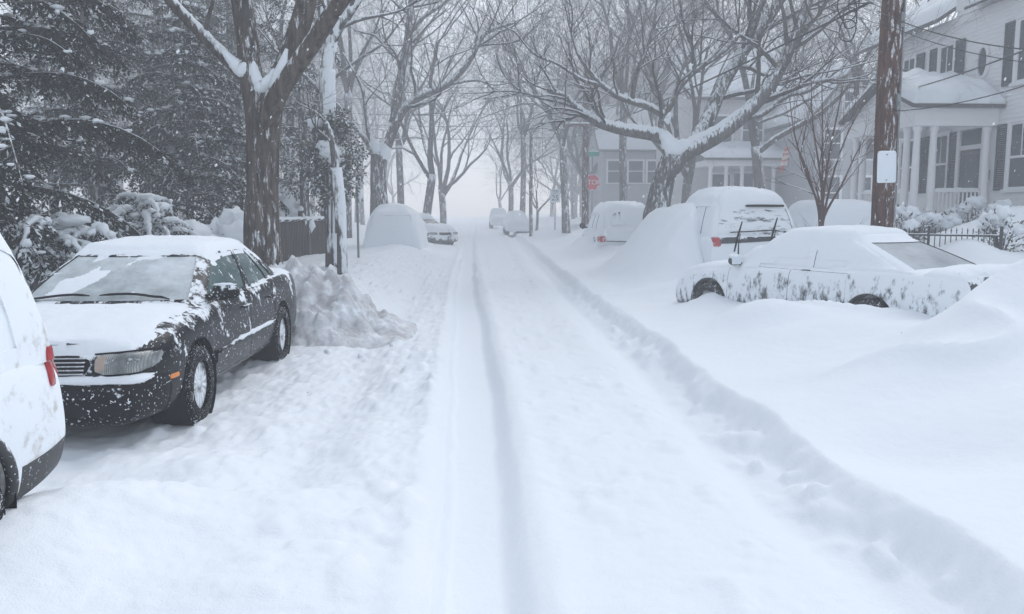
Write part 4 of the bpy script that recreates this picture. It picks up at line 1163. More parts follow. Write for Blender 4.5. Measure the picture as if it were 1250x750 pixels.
# --- slim multi-stem sapling in front of the pole
def sapling():
    p = at(1001, 287, 14.0); x, y = p.x, p.y; g = gz(x, y)
    root = empty('multi_stem_sapling', (x, y, g), 0, 'slim bare sapling with upright reddish stems by the utility pole', 'sapling')
    rng = random.Random(5); st = MB(); cr = MB(); sn = MB()
    base = Vector((0, 0, -.3))
    st.tube([base, Vector((0, 0, .25)), Vector((.01, 0, .5))], [.05, .04, .036], 8)
    cf = dict(seg=[8, 6, 5, 4, 3, 3], bend=.12, up=.16, kids=(5, 4, 3), ang=(14, 38), snowmin=.008, snowk=1.0)
    for pp in ([(1003, 262), (985, 215), (970, 165), (964, 120)], [(1005, 260), (1000, 205), (992, 150), (990, 95)], [(1006, 262), (1018, 210), (1034, 165), (1058, 118)],
               [(1004, 250), (1012, 190), (1022, 140), (1030, 100)], [(1000, 262), (992, 230), (978, 190), (962, 170)], [(1006, 265), (1028, 225), (1044, 190), (1056, 170)],
               [(1003, 250), (1004, 200), (1004, 150), (1003, 96)]):
        Q = [at(a, b, 14.0+rng.uniform(-.4, .4))-Vector((x, y, g)) for a, b in pp]; Q.insert(0, Vector((0, 0, .3)))
        Q, rr = smooth_path(Q, [.026, .022, .017, .012, .006], 4); cr.tube(Q, rr, 6)
        for c in range(7):
            i = rng.randrange(4, len(Q)-1); dd = (Q[i+1]-Q[i]).normalized(); ax = Vector((rng.gauss(0, 1), rng.gauss(0, 1), .4)); ax = (ax-dd*ax.dot(dd)).normalized(); a = R(rng.uniform(18, 40))
            branches(cr, sn, Q[i], dd*math.cos(a)+ax*math.sin(a), rng.uniform(.5, 1.0), rr[i]*.6, 3, rng, 4, dict(cf, kids=(4, 4, 4, 4)))
    for k in range(14):                        # twiggy skirt low down
        a = rng.uniform(0, 6.28); branches(cr, sn, Vector((0, 0, rng.uniform(.15, .45))), Vector((math.cos(a), math.sin(a), .25)), rng.uniform(.35, .75), .007, 3, rng, 4, dict(cf, kids=(3, 3, 3, 4)))
    st.build('trunk', M['twig'], root, smooth=True); cr.build('crown', M['twig_red'], root, smooth=True); sn.build('snow_cover', M['snow'], root, smooth=True)
sapling()

# ------------------------------------------------------------------ conifers
class Leaves:
    """many small needle sprays gathered with numpy"""
    def __init__(s): s.c = []; s.d = []; s.n = []; s.l = []; s.w = []; s.m = []
    def add(s, c, d, nrm, l, w, m): s.c.append(tuple(c)); s.d.append(tuple(d)); s.n.append(tuple(nrm)); s.l.append(l); s.w.append(w); s.m.append(m)
    def build(s, name, mats, parent):
        c = np.array(s.c); d = np.array(s.d); n = np.array(s.n); l = np.array(s.l)[:, None]; w = np.array(s.w)[:, None]
        d /= np.linalg.norm(d, axis=1)[:, None]+1e-9
        b = np.cross(d, n); b /= np.linalg.norm(b, axis=1)[:, None]+1e-9
        V = np.stack([c, c+d*l*.45+b*w*.5, c+d*l, c+d*l*.45-b*w*.5], 1).reshape(-1, 3)
        k = len(c); F = np.arange(4*k, dtype=np.int32)
        me = bpy.data.meshes.new(name); me.vertices.add(4*k); me.vertices.foreach_set('co', V.astype(np.float32).ravel())
        me.loops.add(4*k); me.loops.foreach_set('vertex_index', F); me.polygons.add(k); me.polygons.foreach_set('loop_start', np.arange(0, 4*k, 4, dtype=np.int32))
        me.polygons.foreach_set('material_index', np.array(s.m, dtype=np.int32)); me.update(calc_edges=True)
        return link_mesh(name, me, mats, parent)
def frond(lv, sn, wood, base, d, L, rng, droop, dens=1.0, snowp=.22, leaf=.11, wid=.034, load=.25):
    n = 9; pts = [Vector(base)]; dd = Vector(d).normalized()
    for i in range(n):
        dd = (dd+Vector((rng.gauss(0, .05), rng.gauss(0, .05), -droop*(i+1)/n*.33))).normalized(); pts.append(pts[-1]+dd*L/n)
    wood.tube(pts, [.028*(L/2.5)*(1-.85*i/n)+.003 for i in range(n+1)], 4, cap=False)
    m = int(L/.062*dens)
    for k in range(m):
        t = .10+.90*(k+rng.random())/m; i = min(n-1, int(t*n)); p = pts[i].lerp(pts[i+1], t*n-i); td = (pts[i+1]-pts[i]).normalized()
        side = Vector((0, 0, 1)).cross(td)
        if side.length < .05: side = Vector((1, 0, 0))
        side.normalize()
        env = (.22+.55*math.sin(math.pi*min(1, t*.9+.08)))*min(1, L/2.2)*.75
        for sg in (-1, 1):
            sl_ = env*rng.uniform(.55, 1.15); sd_ = (side*sg+td*rng.uniform(.35, .8)+Vector((0, 0, rng.uniform(-.75, .05)))).normalized()
            q = max(3, int(sl_/.050))
            for j in range(q):
                c = p+sd_*sl_*(j+rng.random()*.6)/q+Vector((0, 0, -.10*(j/q)**2))
                ld = (sd_+Vector((rng.gauss(0, .45), rng.gauss(0, .45), rng.gauss(-.18, .3)))).normalized()
                nm = Vector((rng.gauss(0, .4), rng.gauss(0, .4), 1))
                white = rng.random() < snowp
                lv.add(c+(Vector((0, 0, .018)) if white else Vector()), ld, nm, leaf*.72*rng.uniform(.7, 1.4), wid*.62*rng.uniform(.8, 1.5)*(1.1 if white else 1), 1 if white else 0)
        if sn is not None and rng.random() < load*.35:
            sn.blob(p+Vector((rng.gauss(0, .08), rng.gauss(0, .08), .035)), (rng.uniform(.03, .08), rng.uniform(.03, .07), rng.uniform(.015, .035)), seed=k, n=8, amp=.35)
    return pts
def conifer(name, label, x, y, H, Rb, nb, seed, mats, zmin=.6, droop=.55, dens=1.0, snowp=.22, leaf=.11, wid=.034, load=.25, shape=.8, lean=(0, 0), az=None):
    rng = random.Random(seed); g = gz(x, y)
    root = empty(name, (x, y, g), 0, label, 'tree')
    tr = MB(); tr.tube([(lean[0]*i/8, lean[1]*i/8, -.4+(H+.4)*i/8) for i in range(9)], [.17*(H/12)*(1-.92*i/8)+.02 for i in range(9)], 9)
    tr.build('trunk', M['bark_mid'], root, smooth=True)
    lv = Leaves(); sn = MB(); wd = MB()
    for k in range(nb):
        u = (k+rng.random())/nb; z = zmin+(H*.97-zmin)*u**.9
        r = Rb*(1-(z/H)**1.15)**shape*rng.uniform(.65, 1.12)+.25
        a = k*2.399+rng.uniform(-.35, .35)
        if az is not None: a = rng.uniform(*az)
        el = R(rng.uniform(-4, 22))*(1 if z < H*.75 else 1.8)
        frond(lv, sn, wd, (lean[0]*z/H, lean[1]*z/H, z), (math.cos(a)*math.cos(el), math.sin(a)*math.cos(el), math.sin(el)), r, rng, droop, dens, snowp, leaf, wid, load)
    cr = lv.build('crown', [mats, M['snow']], root); wd.build('branches', M['twig'], cr, smooth=True)
    if sn.f: sn.build('snow_cover', M['snow'], root, smooth=True)
    return root
def atx(px, Y): p = at(px, 260, Y); return p.x, p.y
x, y = atx(-8, 12.6); conifer('dark_hemlock', 'dark nearest hemlock with drooping snow-flecked boughs along the picture edge', x, y, 11.0, 3.2, 104, 41, M['needle'], .7, .6, 1.8, .03, .12, .058, .30, .6)
x, y = atx(118, 19); conifer('hemlock', 'slender hemlock standing behind the near dark hemlock and the black sedan roof', x, y, 11.0, 2.4, 90, 42, M['needle'], .8, .65, 1.3, .06, .12, .058, .25, .7)
x, y = atx(232, 19.5); conifer('hemlock', 'mid-sized hemlock with a white snow tuft, just behind the furrowed trunk', x, y, 6.2, 2.5, 84, 43, M['needle'], .6, .75, 1.35, .07, .12, .058, .3, .75)
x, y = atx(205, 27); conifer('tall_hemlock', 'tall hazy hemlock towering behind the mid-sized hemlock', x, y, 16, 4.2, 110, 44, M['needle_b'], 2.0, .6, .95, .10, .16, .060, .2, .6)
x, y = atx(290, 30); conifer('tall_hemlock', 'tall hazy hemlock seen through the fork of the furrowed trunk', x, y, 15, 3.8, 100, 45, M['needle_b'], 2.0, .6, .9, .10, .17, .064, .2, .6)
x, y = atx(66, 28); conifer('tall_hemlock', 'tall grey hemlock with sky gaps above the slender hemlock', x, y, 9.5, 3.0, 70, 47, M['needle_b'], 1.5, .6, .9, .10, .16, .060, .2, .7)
x, y = atx(372, 22); conifer('hemlock', 'ragged evergreen between the furrowed trunk and the creeper trunk', x, y, 9.0, 1.7, 44, 46, M['needle'], 1.5, .8, .95, .14, .13, .046, .2, .5)

# creeper: leafy mass round the plastered trunk
def ivy():
    rng = random.Random(77); p0 = at(406, 290, 18.5); g = gz(p0.x, p0.y)
    root = empty('creeper', (p0.x, p0.y, g), 0, 'dark evergreen creeper wrapped round the white plastered trunk', 'creeper')
    lv = Leaves(); sn = MB(); st = MB()
    for k in range(150):
        py = rng.uniform(140, 250); w = 30*math.sin(math.pi*min(1, max(0, (py-125)/135)))+4
        q = at(403+rng.gauss(0, w*.55), py, 18.5+rng.uniform(-.5, .5))-Vector((p0.x, p0.y, g)); r = rng.uniform(.10, .26)
        for j in range(46):
            d = Vector((rng.gauss(0, 1), rng.gauss(0, 1), rng.gauss(0, 1))).normalized()
            wh = rng.random() < .16
            lv.add(q+d*r*rng.random()**.5, d+Vector((0, 0, -.5)), Vector((rng.gauss(0, .6), -.5, 1)), rng.uniform(.06, .11), rng.uniform(.035, .06), 1 if wh else 0)
    for px, py, rx, rz in ((404, 186, .24, .16), (398, 178, .2, .12), (410, 194, .17, .12), (384, 150, .16, .10)):
        sn.blob(at(px, py, 18.1)-Vector((p0.x, p0.y, g)), (rx, .2, rz), seed=px, n=14, amp=.2)
    for k in range(4): st.tube([at(400+5*k, 285-40*i, 18.3)-Vector((p0.x, p0.y, g)) for i in range(4)], .02, 5)
    lv.build('foliage', [M['ivy'], M['snow']], root); st.build('stem', M['twig'], root, smooth=True); sn.build('snow_cover', M['snow'], root, smooth=True)
ivy()

# ------------------------------------------------------------------ snow-laden shrubs
def shrub(name, label, x, y, rx, rz, seed, mat, n=900, snowp=.2, cap=.9, leaf=.07, ry=None, lumps=12, group=None, z=None):
    rng = random.Random(seed); g = gz(x, y) if z is None else z; ry = ry or rx
    root = empty(name, (x, y, g), 0, label, 'shrub', group)
    lv = Leaves(); sn = MB(); st = MB()
    for k in range(9):
        a = rng.uniform(0, 6.28); e = Vector((math.cos(a)*rx*.7, math.sin(a)*ry*.7, rz*rng.uniform(.5, .9)))
        st.tube([(0, 0, -.1), e*.5+Vector((0, 0, .1)), e], [.02, .014, .006], 5)
    for k in range(n):
        d = Vector((rng.gauss(0, 1), rng.gauss(0, 1), rng.gauss(.25, .8))).normalized(); q = rng.random()**.33
        lump = 1+.22*math.sin(5*d.x+seed)*math.cos(4*d.y+seed*2)
        c = Vector((d.x*rx*q*lump, d.y*ry*q*lump, max(.02, d.z)*rz*q*lump))
        wh = rng.random() < snowp*(1.6 if d.z > .4 else .6)
        lv.add(c, d+Vector((rng.gauss(0, .5), rng.gauss(0, .5), rng.gauss(0, .4))), Vector((rng.gauss(0, .6), rng.gauss(0, .6), 1)), leaf*rng.uniform(.7, 1.4), leaf*rng.uniform(.4, .65), 1 if wh else 0)
    for k in range(lumps):
        a = rng.uniform(0, 6.28); q = rng.random()**.6*.85; zz = rz*math.sqrt(max(0, 1-q*q))*rng.uniform(.88, 1.05)
        s_ = rng.uniform(.16, .34)*cap
        sn.blob((math.cos(a)*rx*q, math.sin(a)*ry*q, zz), (rx*s_*1.05, ry*s_*1.0, rz*s_*.7), seed=k+seed, n=14, amp=.28)
    lv.build('foliage', [mat, M['snow']], root); st.build('stem', M['twig'], root, smooth=True); sn.build('snow_cover', M['snow'], root, smooth=True)
    return root
# arching yew, each bough bowed under snow
def bowed_yew(label, px, py, Y, wid, h, seed, nb=15):
    rng = random.Random(seed); x, y = atx(px, Y); g = gz(x, y)
    root = empty('bowed_yew', (x, y, g), 0, label, 'shrub')
    lv = Leaves(); sn = MB(); wd = MB()
    for k in range(nb):
        a = 2*math.pi*k/nb+rng.uniform(-.2, .2); zb = h*rng.uniform(.45, .95); el = R(rng.uniform(15, 45))
        P = frond(lv, None, wd, (rng.gauss(0, .12), rng.gauss(0, .12), zb*.8), (math.cos(a)*math.cos(el), math.sin(a)*math.cos(el), math.sin(el)), wid*rng.uniform(.75, 1.15), rng, 1.5, 1.7, .30, .12, .045, 0)
        w0 = rng.uniform(.030, .058); q = [p+Vector((rng.gauss(0, .015), rng.gauss(0, .015), .035+rng.gauss(0, .012))) for p in P[1:]]
        q, qr = smooth_path(q, [w0*math.sin(math.pi*(i+.8)/(len(q)+.6))*rng.uniform(.55, 1.45)+.008 for i in range(len(q))], 3)
        sn.tube(q, [r_*rng.uniform(.8, 1.2) for r_ in qr], 8)
        for i in range(2, len(P)):
            if rng.random() < .75:
                b_ = P[i]+Vector((rng.gauss(0, .09), rng.gauss(0, .09), -.01)); w1 = rng.uniform(.03, .06)
                sn.blob(b_, (w1*rng.uniform(.8, 1.4), w1*rng.uniform(.8, 1.4), w1*rng.uniform(.6, .95)), seed=k+i*1.7, n=10, amp=.35)
    for k in range(5): sn.blob((rng.gauss(0, .2), rng.gauss(0, .2), h*rng.uniform(.62, .85)), (.17, .16, .07), seed=k, n=12, amp=.3)
    cr = lv.build('foliage', [M['needle'], M['snow']], root); wd.build('branches', M['twig'], cr, smooth=True); sn.build('snow_cover', M['snow'], root, smooth=True)
bowed_yew('yew with heavy white boughs above the wooden fence end', 70, 260, 11.5, .95, 1.55, 51, 17)
bowed_yew('bowed yew whose snowy boughs arch like fingers behind the sedan roof', 172, 250, 15.5, 1.05, 1.75, 52, 18)
bowed_yew('low bowed yew in the shade of the nearest hemlock', 10, 290, 13.2, 1.0, 1.35, 53, 12)
bowed_yew('small bowed yew between the arching yew and the fence panel', 122, 275, 14.2, .8, 1.2, 54, 11)
for lab, px, Y, rx, rz, sd1 in (('rounded shrub under a broad snow cap near the arching yew', 217, 16.5, .75, .85, 61), ('rounded snow-capped shrub close against the furrowed trunk', 278, 17.5, .70, .95, 62),
                               ('snow-smothered bush by the low dark rail', 346, 22, .72, 1.35, 63), ('small snowy bush between rail and creeper trunk', 362, 24, .55, 1.0, 64)):
    x, y = atx(px, Y); shrub('snowy_shrub', lab, x, y, rx, rz, sd1, M['shrub'], 900, .25, 1.5, lumps=14)
# ------------------------------------------------------------------ text helper
def text_mesh(body, size, name, mat, parent, M4, extrude=.002, align='CENTER'):
    cu = bpy.data.curves.new('t', 'FONT'); cu.body = body; cu.size = size; cu.align_x = align; cu.align_y = 'CENTER'; cu.extrude = extrude
    to = bpy.data.objects.new('t', cu); COL.objects.link(to); bpy.context.view_layer.update()
    me = bpy.data.meshes.new_from_object(to.evaluated_get(DG())); bpy.data.objects.remove(to)
    me.transform(M4); me.materials.clear()
    return link_mesh(name, me, [mat], parent)
FACE_CAM = Matrix.Rotation(R(90), 4, 'X')          # text in the XZ plane, read from -Y

# ------------------------------------------------------------------ white porch house
X0 = 13.8
HR = empty('white_house', (X0, 21.5, .9), 0, 'white clapboard house with columned porch and dark shutters', 'house')
HO = Vector((X0, 21.5, .9))
def hb(mb, lo, hi): mb.boxb(Vector(lo)-HO, Vector(hi)-HO)
def hpart(mb, name, mat, parent=HR, smooth=None): return mb.build(name, mat, parent, smooth=smooth)
def clap(y0, y1, z0, z1, x, step=.115, out=.022):
    mb = MB(); z = z0
    while z < z1-1e-3:
        zt = min(z+step, z1)
        mb.face([Vector((x-out, y1, z))-HO, Vector((x-out, y0, z))-HO, Vector((x, y0, zt))-HO, Vector((x, y1, zt))-HO])
        mb.face([Vector((x, y1, z))-HO, Vector((x, y0, z))-HO, Vector((x-out, y0, z))-HO, Vector((x-out, y1, z))-HO]); z = zt
    return mb
w = clap(14.5, 28.0, .4, 7.2, X0)
w2 = clap(14.5, 23.6, 7.2, 10.6, X0); b0 = len(w.v); w.v += w2.v; w.f += [tuple(i+b0 for i in f) for f in w2.f]; w.m += w2.m
hb(w, (X0+.001, 14.5, .3), (X0+8.5, 28.0, 7.2)); hb(w, (X0+.002, 14.5, 7.2), (X0+8.4, 23.6, 10.6))
hpart(w, 'wall', M['siding'])
t = MB()
hb(t, (X0-.05, 27.85, .4), (X0+.06, 28.05, 7.1)); hb(t, (X0-.05, 23.45, 7.35), (X0+.06, 23.62, 10.4))
hb(t, (X0-.06, 23.70, 6.85), (X0-.026, 28.0, 7.12)); hb(t, (X0-.06, 14.5, 6.95), (X0-.026, 23.4, 7.15))
hpart(t, 'corner_boards', M['white_paint'])
rf = MB()
def slab(mb, a, b, c, d, th):
    P = [Vector(p)-HO for p in (a, b, c, d)]; n = (P[1]-P[0]).cross(P[3]-P[0]).normalized()
    if n.z < 0: n = -n
    top = [p+n*th for p in P]
    mb.face(P); mb.face(top)
    for i in range(4): mb.face([P[i], P[(i+1) % 4], top[(i+1) % 4], top[i]])
slab(rf, (X0-.55, 23.65, 7.05), (X0-.55, 28.5, 7.05), (X0+4.5, 28.5, 10.4), (X0+4.5, 23.65, 10.4), .10)
ro = hpart(rf, 'roof', M['shingle'])
def snow_sheet(a, b, c, d, th, name, parent, seed, nu=36, nv=20, over=.06, amp=.35):
    """a lumpy blanket of snow on a sloping quad, rounded at its rims (a-b is the eave)"""
    P = [Vector(p)-HO for p in (a, b, c, d)]; n = (P[1]-P[0]).cross(P[3]-P[0]).normalized()
    if n.z < 0: n = -n
    G = []; 
    for i in range(nu+1):
        row = []
        for j in range(nv+1):
            u, v = i/nu, j/nv; p = (P[0]*(1-u)+P[1]*u)*(1-v)+(P[3]*(1-u)+P[2]*u)*v
            e = min(1, min(u, 1-u)*9, min(1, v*7+.02)); e = math.sqrt(max(0, e*(2-e)))
            q = th*e*(1+amp*float(fbm(np.array([u*4+seed]), np.array([v*3.]), 3, seed)[0]))
            if v == 0 or u in (0, 1): q = -.02
            ed = (P[0]-P[3]).normalized()
            bulge = over*math.exp(-(v*nv/2.2)**2)*(1+1.6*float(fbm(np.array([u*7.]), np.array([seed*1.]), 3, seed+3)[0])) if j > 0 else 0
            row.append(p+n*q+ed*bulge+Vector((0, 0, -bulge*.5)))
        G.append(row)
    mb = MB(); mb.quadgrid(G); return mb.build(name, M['snow'], parent, smooth=True, flipfix=True)
snow_sheet((X0-.55, 23.66, 7.16), (X0-.55, 28.5, 7.16), (X0+4.5, 28.5, 10.51), (X0+4.5, 23.66, 10.51), .30, 'snow_cover', ro, 3)
led = MB()
slab(led, (X0-.40, 14.5, 7.16), (X0-.40, 22.6, 7.16), (X0-.03, 22.6, 7.42), (X0-.03, 14.5, 7.42), .06)
lo_ = hpart(led, 'pent_roof', M['shingle'])
snow_sheet((X0-.40, 14.5, 7.22), (X0-.40, 22.6, 7.22), (X0-.03, 22.6, 7.48), (X0-.03, 14.5, 7.48), .16, 'snow_cover', lo_, 5, 60, 10, .03)
def hwindow(yc, wd, z0, z1, sh=(True, True), sw=.42, bars=True):
    f = MB(); x = X0; y0, y1 = yc-wd/2, yc+wd/2
    for lo, hi in (((x-.075, y0-.09, z0-.05), (x-.023, y0, z1+.10)), ((x-.075, y1, z0-.05), (x-.023, y1+.09, z1+.10)),
                   ((x-.095, y0-.13, z1+.10), (x-.023, y1+.13, z1+.18)), ((x-.13, y0-.13, z0-.12), (x-.023, y1+.13, z0-.05)),
                   ((x-.055, y0, (z0+z1)/2-.03), (x-.028, y1, (z0+z1)/2+.03)), ((x-.05, y0, z0-.05), (x-.028, y0+.045, z1+.1)), ((x-.05, y1-.045, z0-.05), (x-.028, y1, z1+.1)),
                   ((x-.05, y0+.045, z1+.04), (x-.028, y1-.045, z1+.1)), ((x-.05, y0+.045, z0-.05), (x-.028, y1-.045, z0+.02))): hb(f, lo, hi)
    if bars: hb(f, (x-.048, yc-.012, (z0+z1)/2+.03), (x-.032, yc+.012, z1+.04))
    r = hpart(f, 'window', M['white_paint'])
    p = MB(); hb(p, (x-.031, y0+.03, z0), (x-.0255, y1-.03, z1+.05)); p_ = hpart(p, 'pane', M['pane'], r)
    s = MB(); P = [Vector((x-.11, y0-.10+(wd+.2)*i/10, z0-.045))-HO for i in range(11)]
    s.tube(P, [.008]+[RNG.uniform(.02, .035) for _ in range(9)]+[.008], 8); hpart(s, 'sill_snow', M['snow'], r, True)
    for k, yy in enumerate((y0-.10-sw, y1+.10)):
        if not sh[k]: continue
        m = MB(); a, b = yy, yy+sw
        for lo, hi in (((x-.075, a, z0-.06), (x-.03, a+.05, z1+.1)), ((x-.075, b-.05, z0-.06), (x-.03, b, z1+.1)), ((x-.072, a+.05, z1+.03), (x-.03, b-.05, z1+.1)),
                       ((x-.072, a+.05, z0-.06), (x-.03, b-.05, z0+.02)), ((x-.072, a+.05, (z0+z1)/2-.03), (x-.03, b-.05, (z0+z1)/2+.03))): hb(m, lo, hi)
        z = z0+.05
        while z < z1:
            m.box(Vector((x-.05, (a+b)/2, z))-HO, (.008, sw-.1, .05), Matrix.Rotation(R(-35), 3, 'Y')); z += .055
        hpart(m, 'shutter', M['shutter'])
for yc, wd in ((26.05, .72), (23.95, .72), (20.3, .95), (17.2, .95)): hwindow(yc, wd, 4.98, 6.42)
for yc, wd, sh in ((25.85, .85, (True, True)), (23.98, .72, (True, True)), (20.35, .95, (False, True)), (17.2, .95, (True, True))): hwindow(yc, wd, 2.30, 3.85, sh)
hwindow(22.75, .6, 8.25, 9.4, (False, False))
# oval window
m = MB(); N = 28
ov = lambda k, a, b, x: Vector((x, 22.2+a*math.cos(2*math.pi*k/N), 5.72+b*math.sin(2*math.pi*k/N)))-HO
m.quadgrid([[ov(k, .30, .47, X0-.02) for k in range(N)], [ov(k, .30, .47, X0-.08) for k in range(N)], [ov(k, .21, .38, X0-.08) for k in range(N)], [ov(k, .21, .38, X0-.03) for k in range(N)]], closed_v=True)
ow = hpart(m, 'oval_window', M['white_paint']); m = MB(); m.face([ov(k, .215, .385, X0-.035) for k in range(N)]); hpart(m, 'pane', M['pane'], ow)
# door with transom and side pilasters
m = MB()
for lo, hi in (((X0-.10, 21.80, 1.36), (X0-.023, 21.95, 3.95)), ((X0-.10, 22.95, 1.36), (X0-.023, 23.10, 3.95)), ((X0-.14, 21.72, 3.95), (X0-.023, 23.18, 4.12)), ((X0-.09, 21.95, 3.40), (X0-.023, 22.95, 3.52))): hb(m, lo, hi)
dr = hpart(m, 'door_frame', M['white_paint'])
m = MB(); hb(m, (X0-.04, 21.96, 3.53), (X0-.028, 22.94, 3.94)); hpart(m, 'transom', M['pane'], dr)
m = MB(); hb(m, (X0-.06, 21.96, 1.36), (X0-.028, 22.94, 3.39)); do = hpart(m, 'door', M['door_dark'])
m = MB(); hb(m, (X0-.068, 22.10, 2.25), (X0-.0605, 22.80, 3.25)); hpart(m, 'door_pane', M['pane'], do)
m = MB(); m.blob(Vector((X0-.10, 22.05, 2.3))-HO, .035, n=10, amp=0); hpart(m, 'handle', M['metal'], do, True)
m = MB(); hb(m, (X0-.07, 21.62, 2.55), (X0-.024, 21.70, 2.80)); hpart(m, 'mailbox', M['shutter'])
# porch
m = MB(); hb(m, (11.45, 21.30, 1.22), (X0-.024, 25.30, 1.35)); hb(m, (11.6, 21.42, .4), (X0-.03, 25.2, 1.22)); hpart(m, 'porch_floor', M['white_paint'])
cols = [(11.70, 21.55), (12.15, 21.55), (11.70, 22.05), (11.70, 25.05), (11.70, 24.55), (13.6, 21.55)]
for cx, cy2 in cols:
    m = MB(); o = Vector((cx, cy2, 0))-HO
    m.lathe([(.13, 1.352), (.13, 1.43), (.105, 1.45), (.098, 1.50), (.103, 2.4), (.085, 3.78), (.095, 3.80), (.12, 3.84), (.12, 3.925), (.02, 3.925)], 20, 'z', o)
    hpart(m, 'column', M['white_paint'], HR, 40)
m = MB()
for lo, hi in (((11.52, 21.36, 3.928), (X0-.025, 21.72, 4.36)), ((11.52, 24.88, 3.928), (X0-.025, 25.24, 4.36)), ((11.525, 21.72, 3.93), (11.88, 24.88, 4.355)), ((11.44, 21.27, 4.36), (X0-.026, 25.33, 4.42))): hb(m, lo, hi)
hpart(m, 'entablature', M['white_paint'])
m = MB(); a, b, c_ = Vector((11.56, 21.3, 4.422))-HO, Vector((11.56, 25.3, 4.422))-HO, Vector((11.56, 23.3, 5.2))-HO; d_ = Vector((.12, 0, 0))
m.face([a, b, c_]); m.face([a+d_, c_+d_, b+d_]); m.face([a, c_, c_+d_, a+d_]); m.face([b, b+d_, c_+d_, c_]); m.face([a, a+d_, b+d_, b]); hpart(m, 'pediment', M['white_paint'])
m = MB()
slab(m, (11.32, 21.12, 4.36), (X0-.03, 21.12, 4.36), (X0-.03, 23.3, 5.22), (11.32, 23.3, 5.22), .10); slab(m, (11.32, 25.48, 4.36), (X0-.03, 25.48, 4.36), (X0-.03, 23.31, 5.22), (11.32, 23.31, 5.22), .10)
pr = hpart(m, 'porch_roof', M['shingle'])
snow_sheet((11.32, 21.12, 4.47), (X0-.03, 21.12, 4.47), (X0-.03, 23.3, 5.33), (11.32, 23.3, 5.33), .34, 'snow_cover', pr, 9, 40, 22, .10, .5)
snow_sheet((11.32, 25.48, 4.47), (X0-.03, 25.48, 4.47), (X0-.03, 23.3, 5.33), (11.32, 23.3, 5.33), .34, 'snow_cover', pr, 12, 30, 16, .10, .5)
def railing(x0, y0, x1, y1):
    m = MB(); A = Vector((x0, y0, 0))-HO; B = Vector((x1, y1, 0))-HO; L = (B-A).length; d = (B-A)/L
    ang = Matrix.Rotation(math.atan2(d.y, d.x), 3, 'Z')
    for z, h in ((2.24, .07), (1.47, .05)): m.box((A+B)/2+Vector((0, 0, z)), (L, .07, h), ang)
    k = int(L/.11)
    for i in range(1, k): m.box(A+d*(L*i/k)+Vector((0, 0, 1.85)), (.035, .035, .70), ang)
    r = hpart(m, 'railing', M['white_paint'])
    s = MB(); s.tube([A+d*(L*i/14)+Vector((0, 0, 2.285)) for i in range(15)], [.01]+[RNG.uniform(.03, .05) for _ in range(13)]+[.01], 8); hpart(s, 'rail_snow', M['snow'], r, True)
railing(12.26, 21.55, 13.49, 21.55); railing(11.7, 22.16, 11.7, 24.44)
m = MB()
for k in range(5): hb(m, (11.05-.28*k, 22.5, .3), (11.36-.28*k+(.09 if k == 0 else 0), 24.1, 1.18-.16*k))
hpart(m, 'steps', M['grey_siding'])

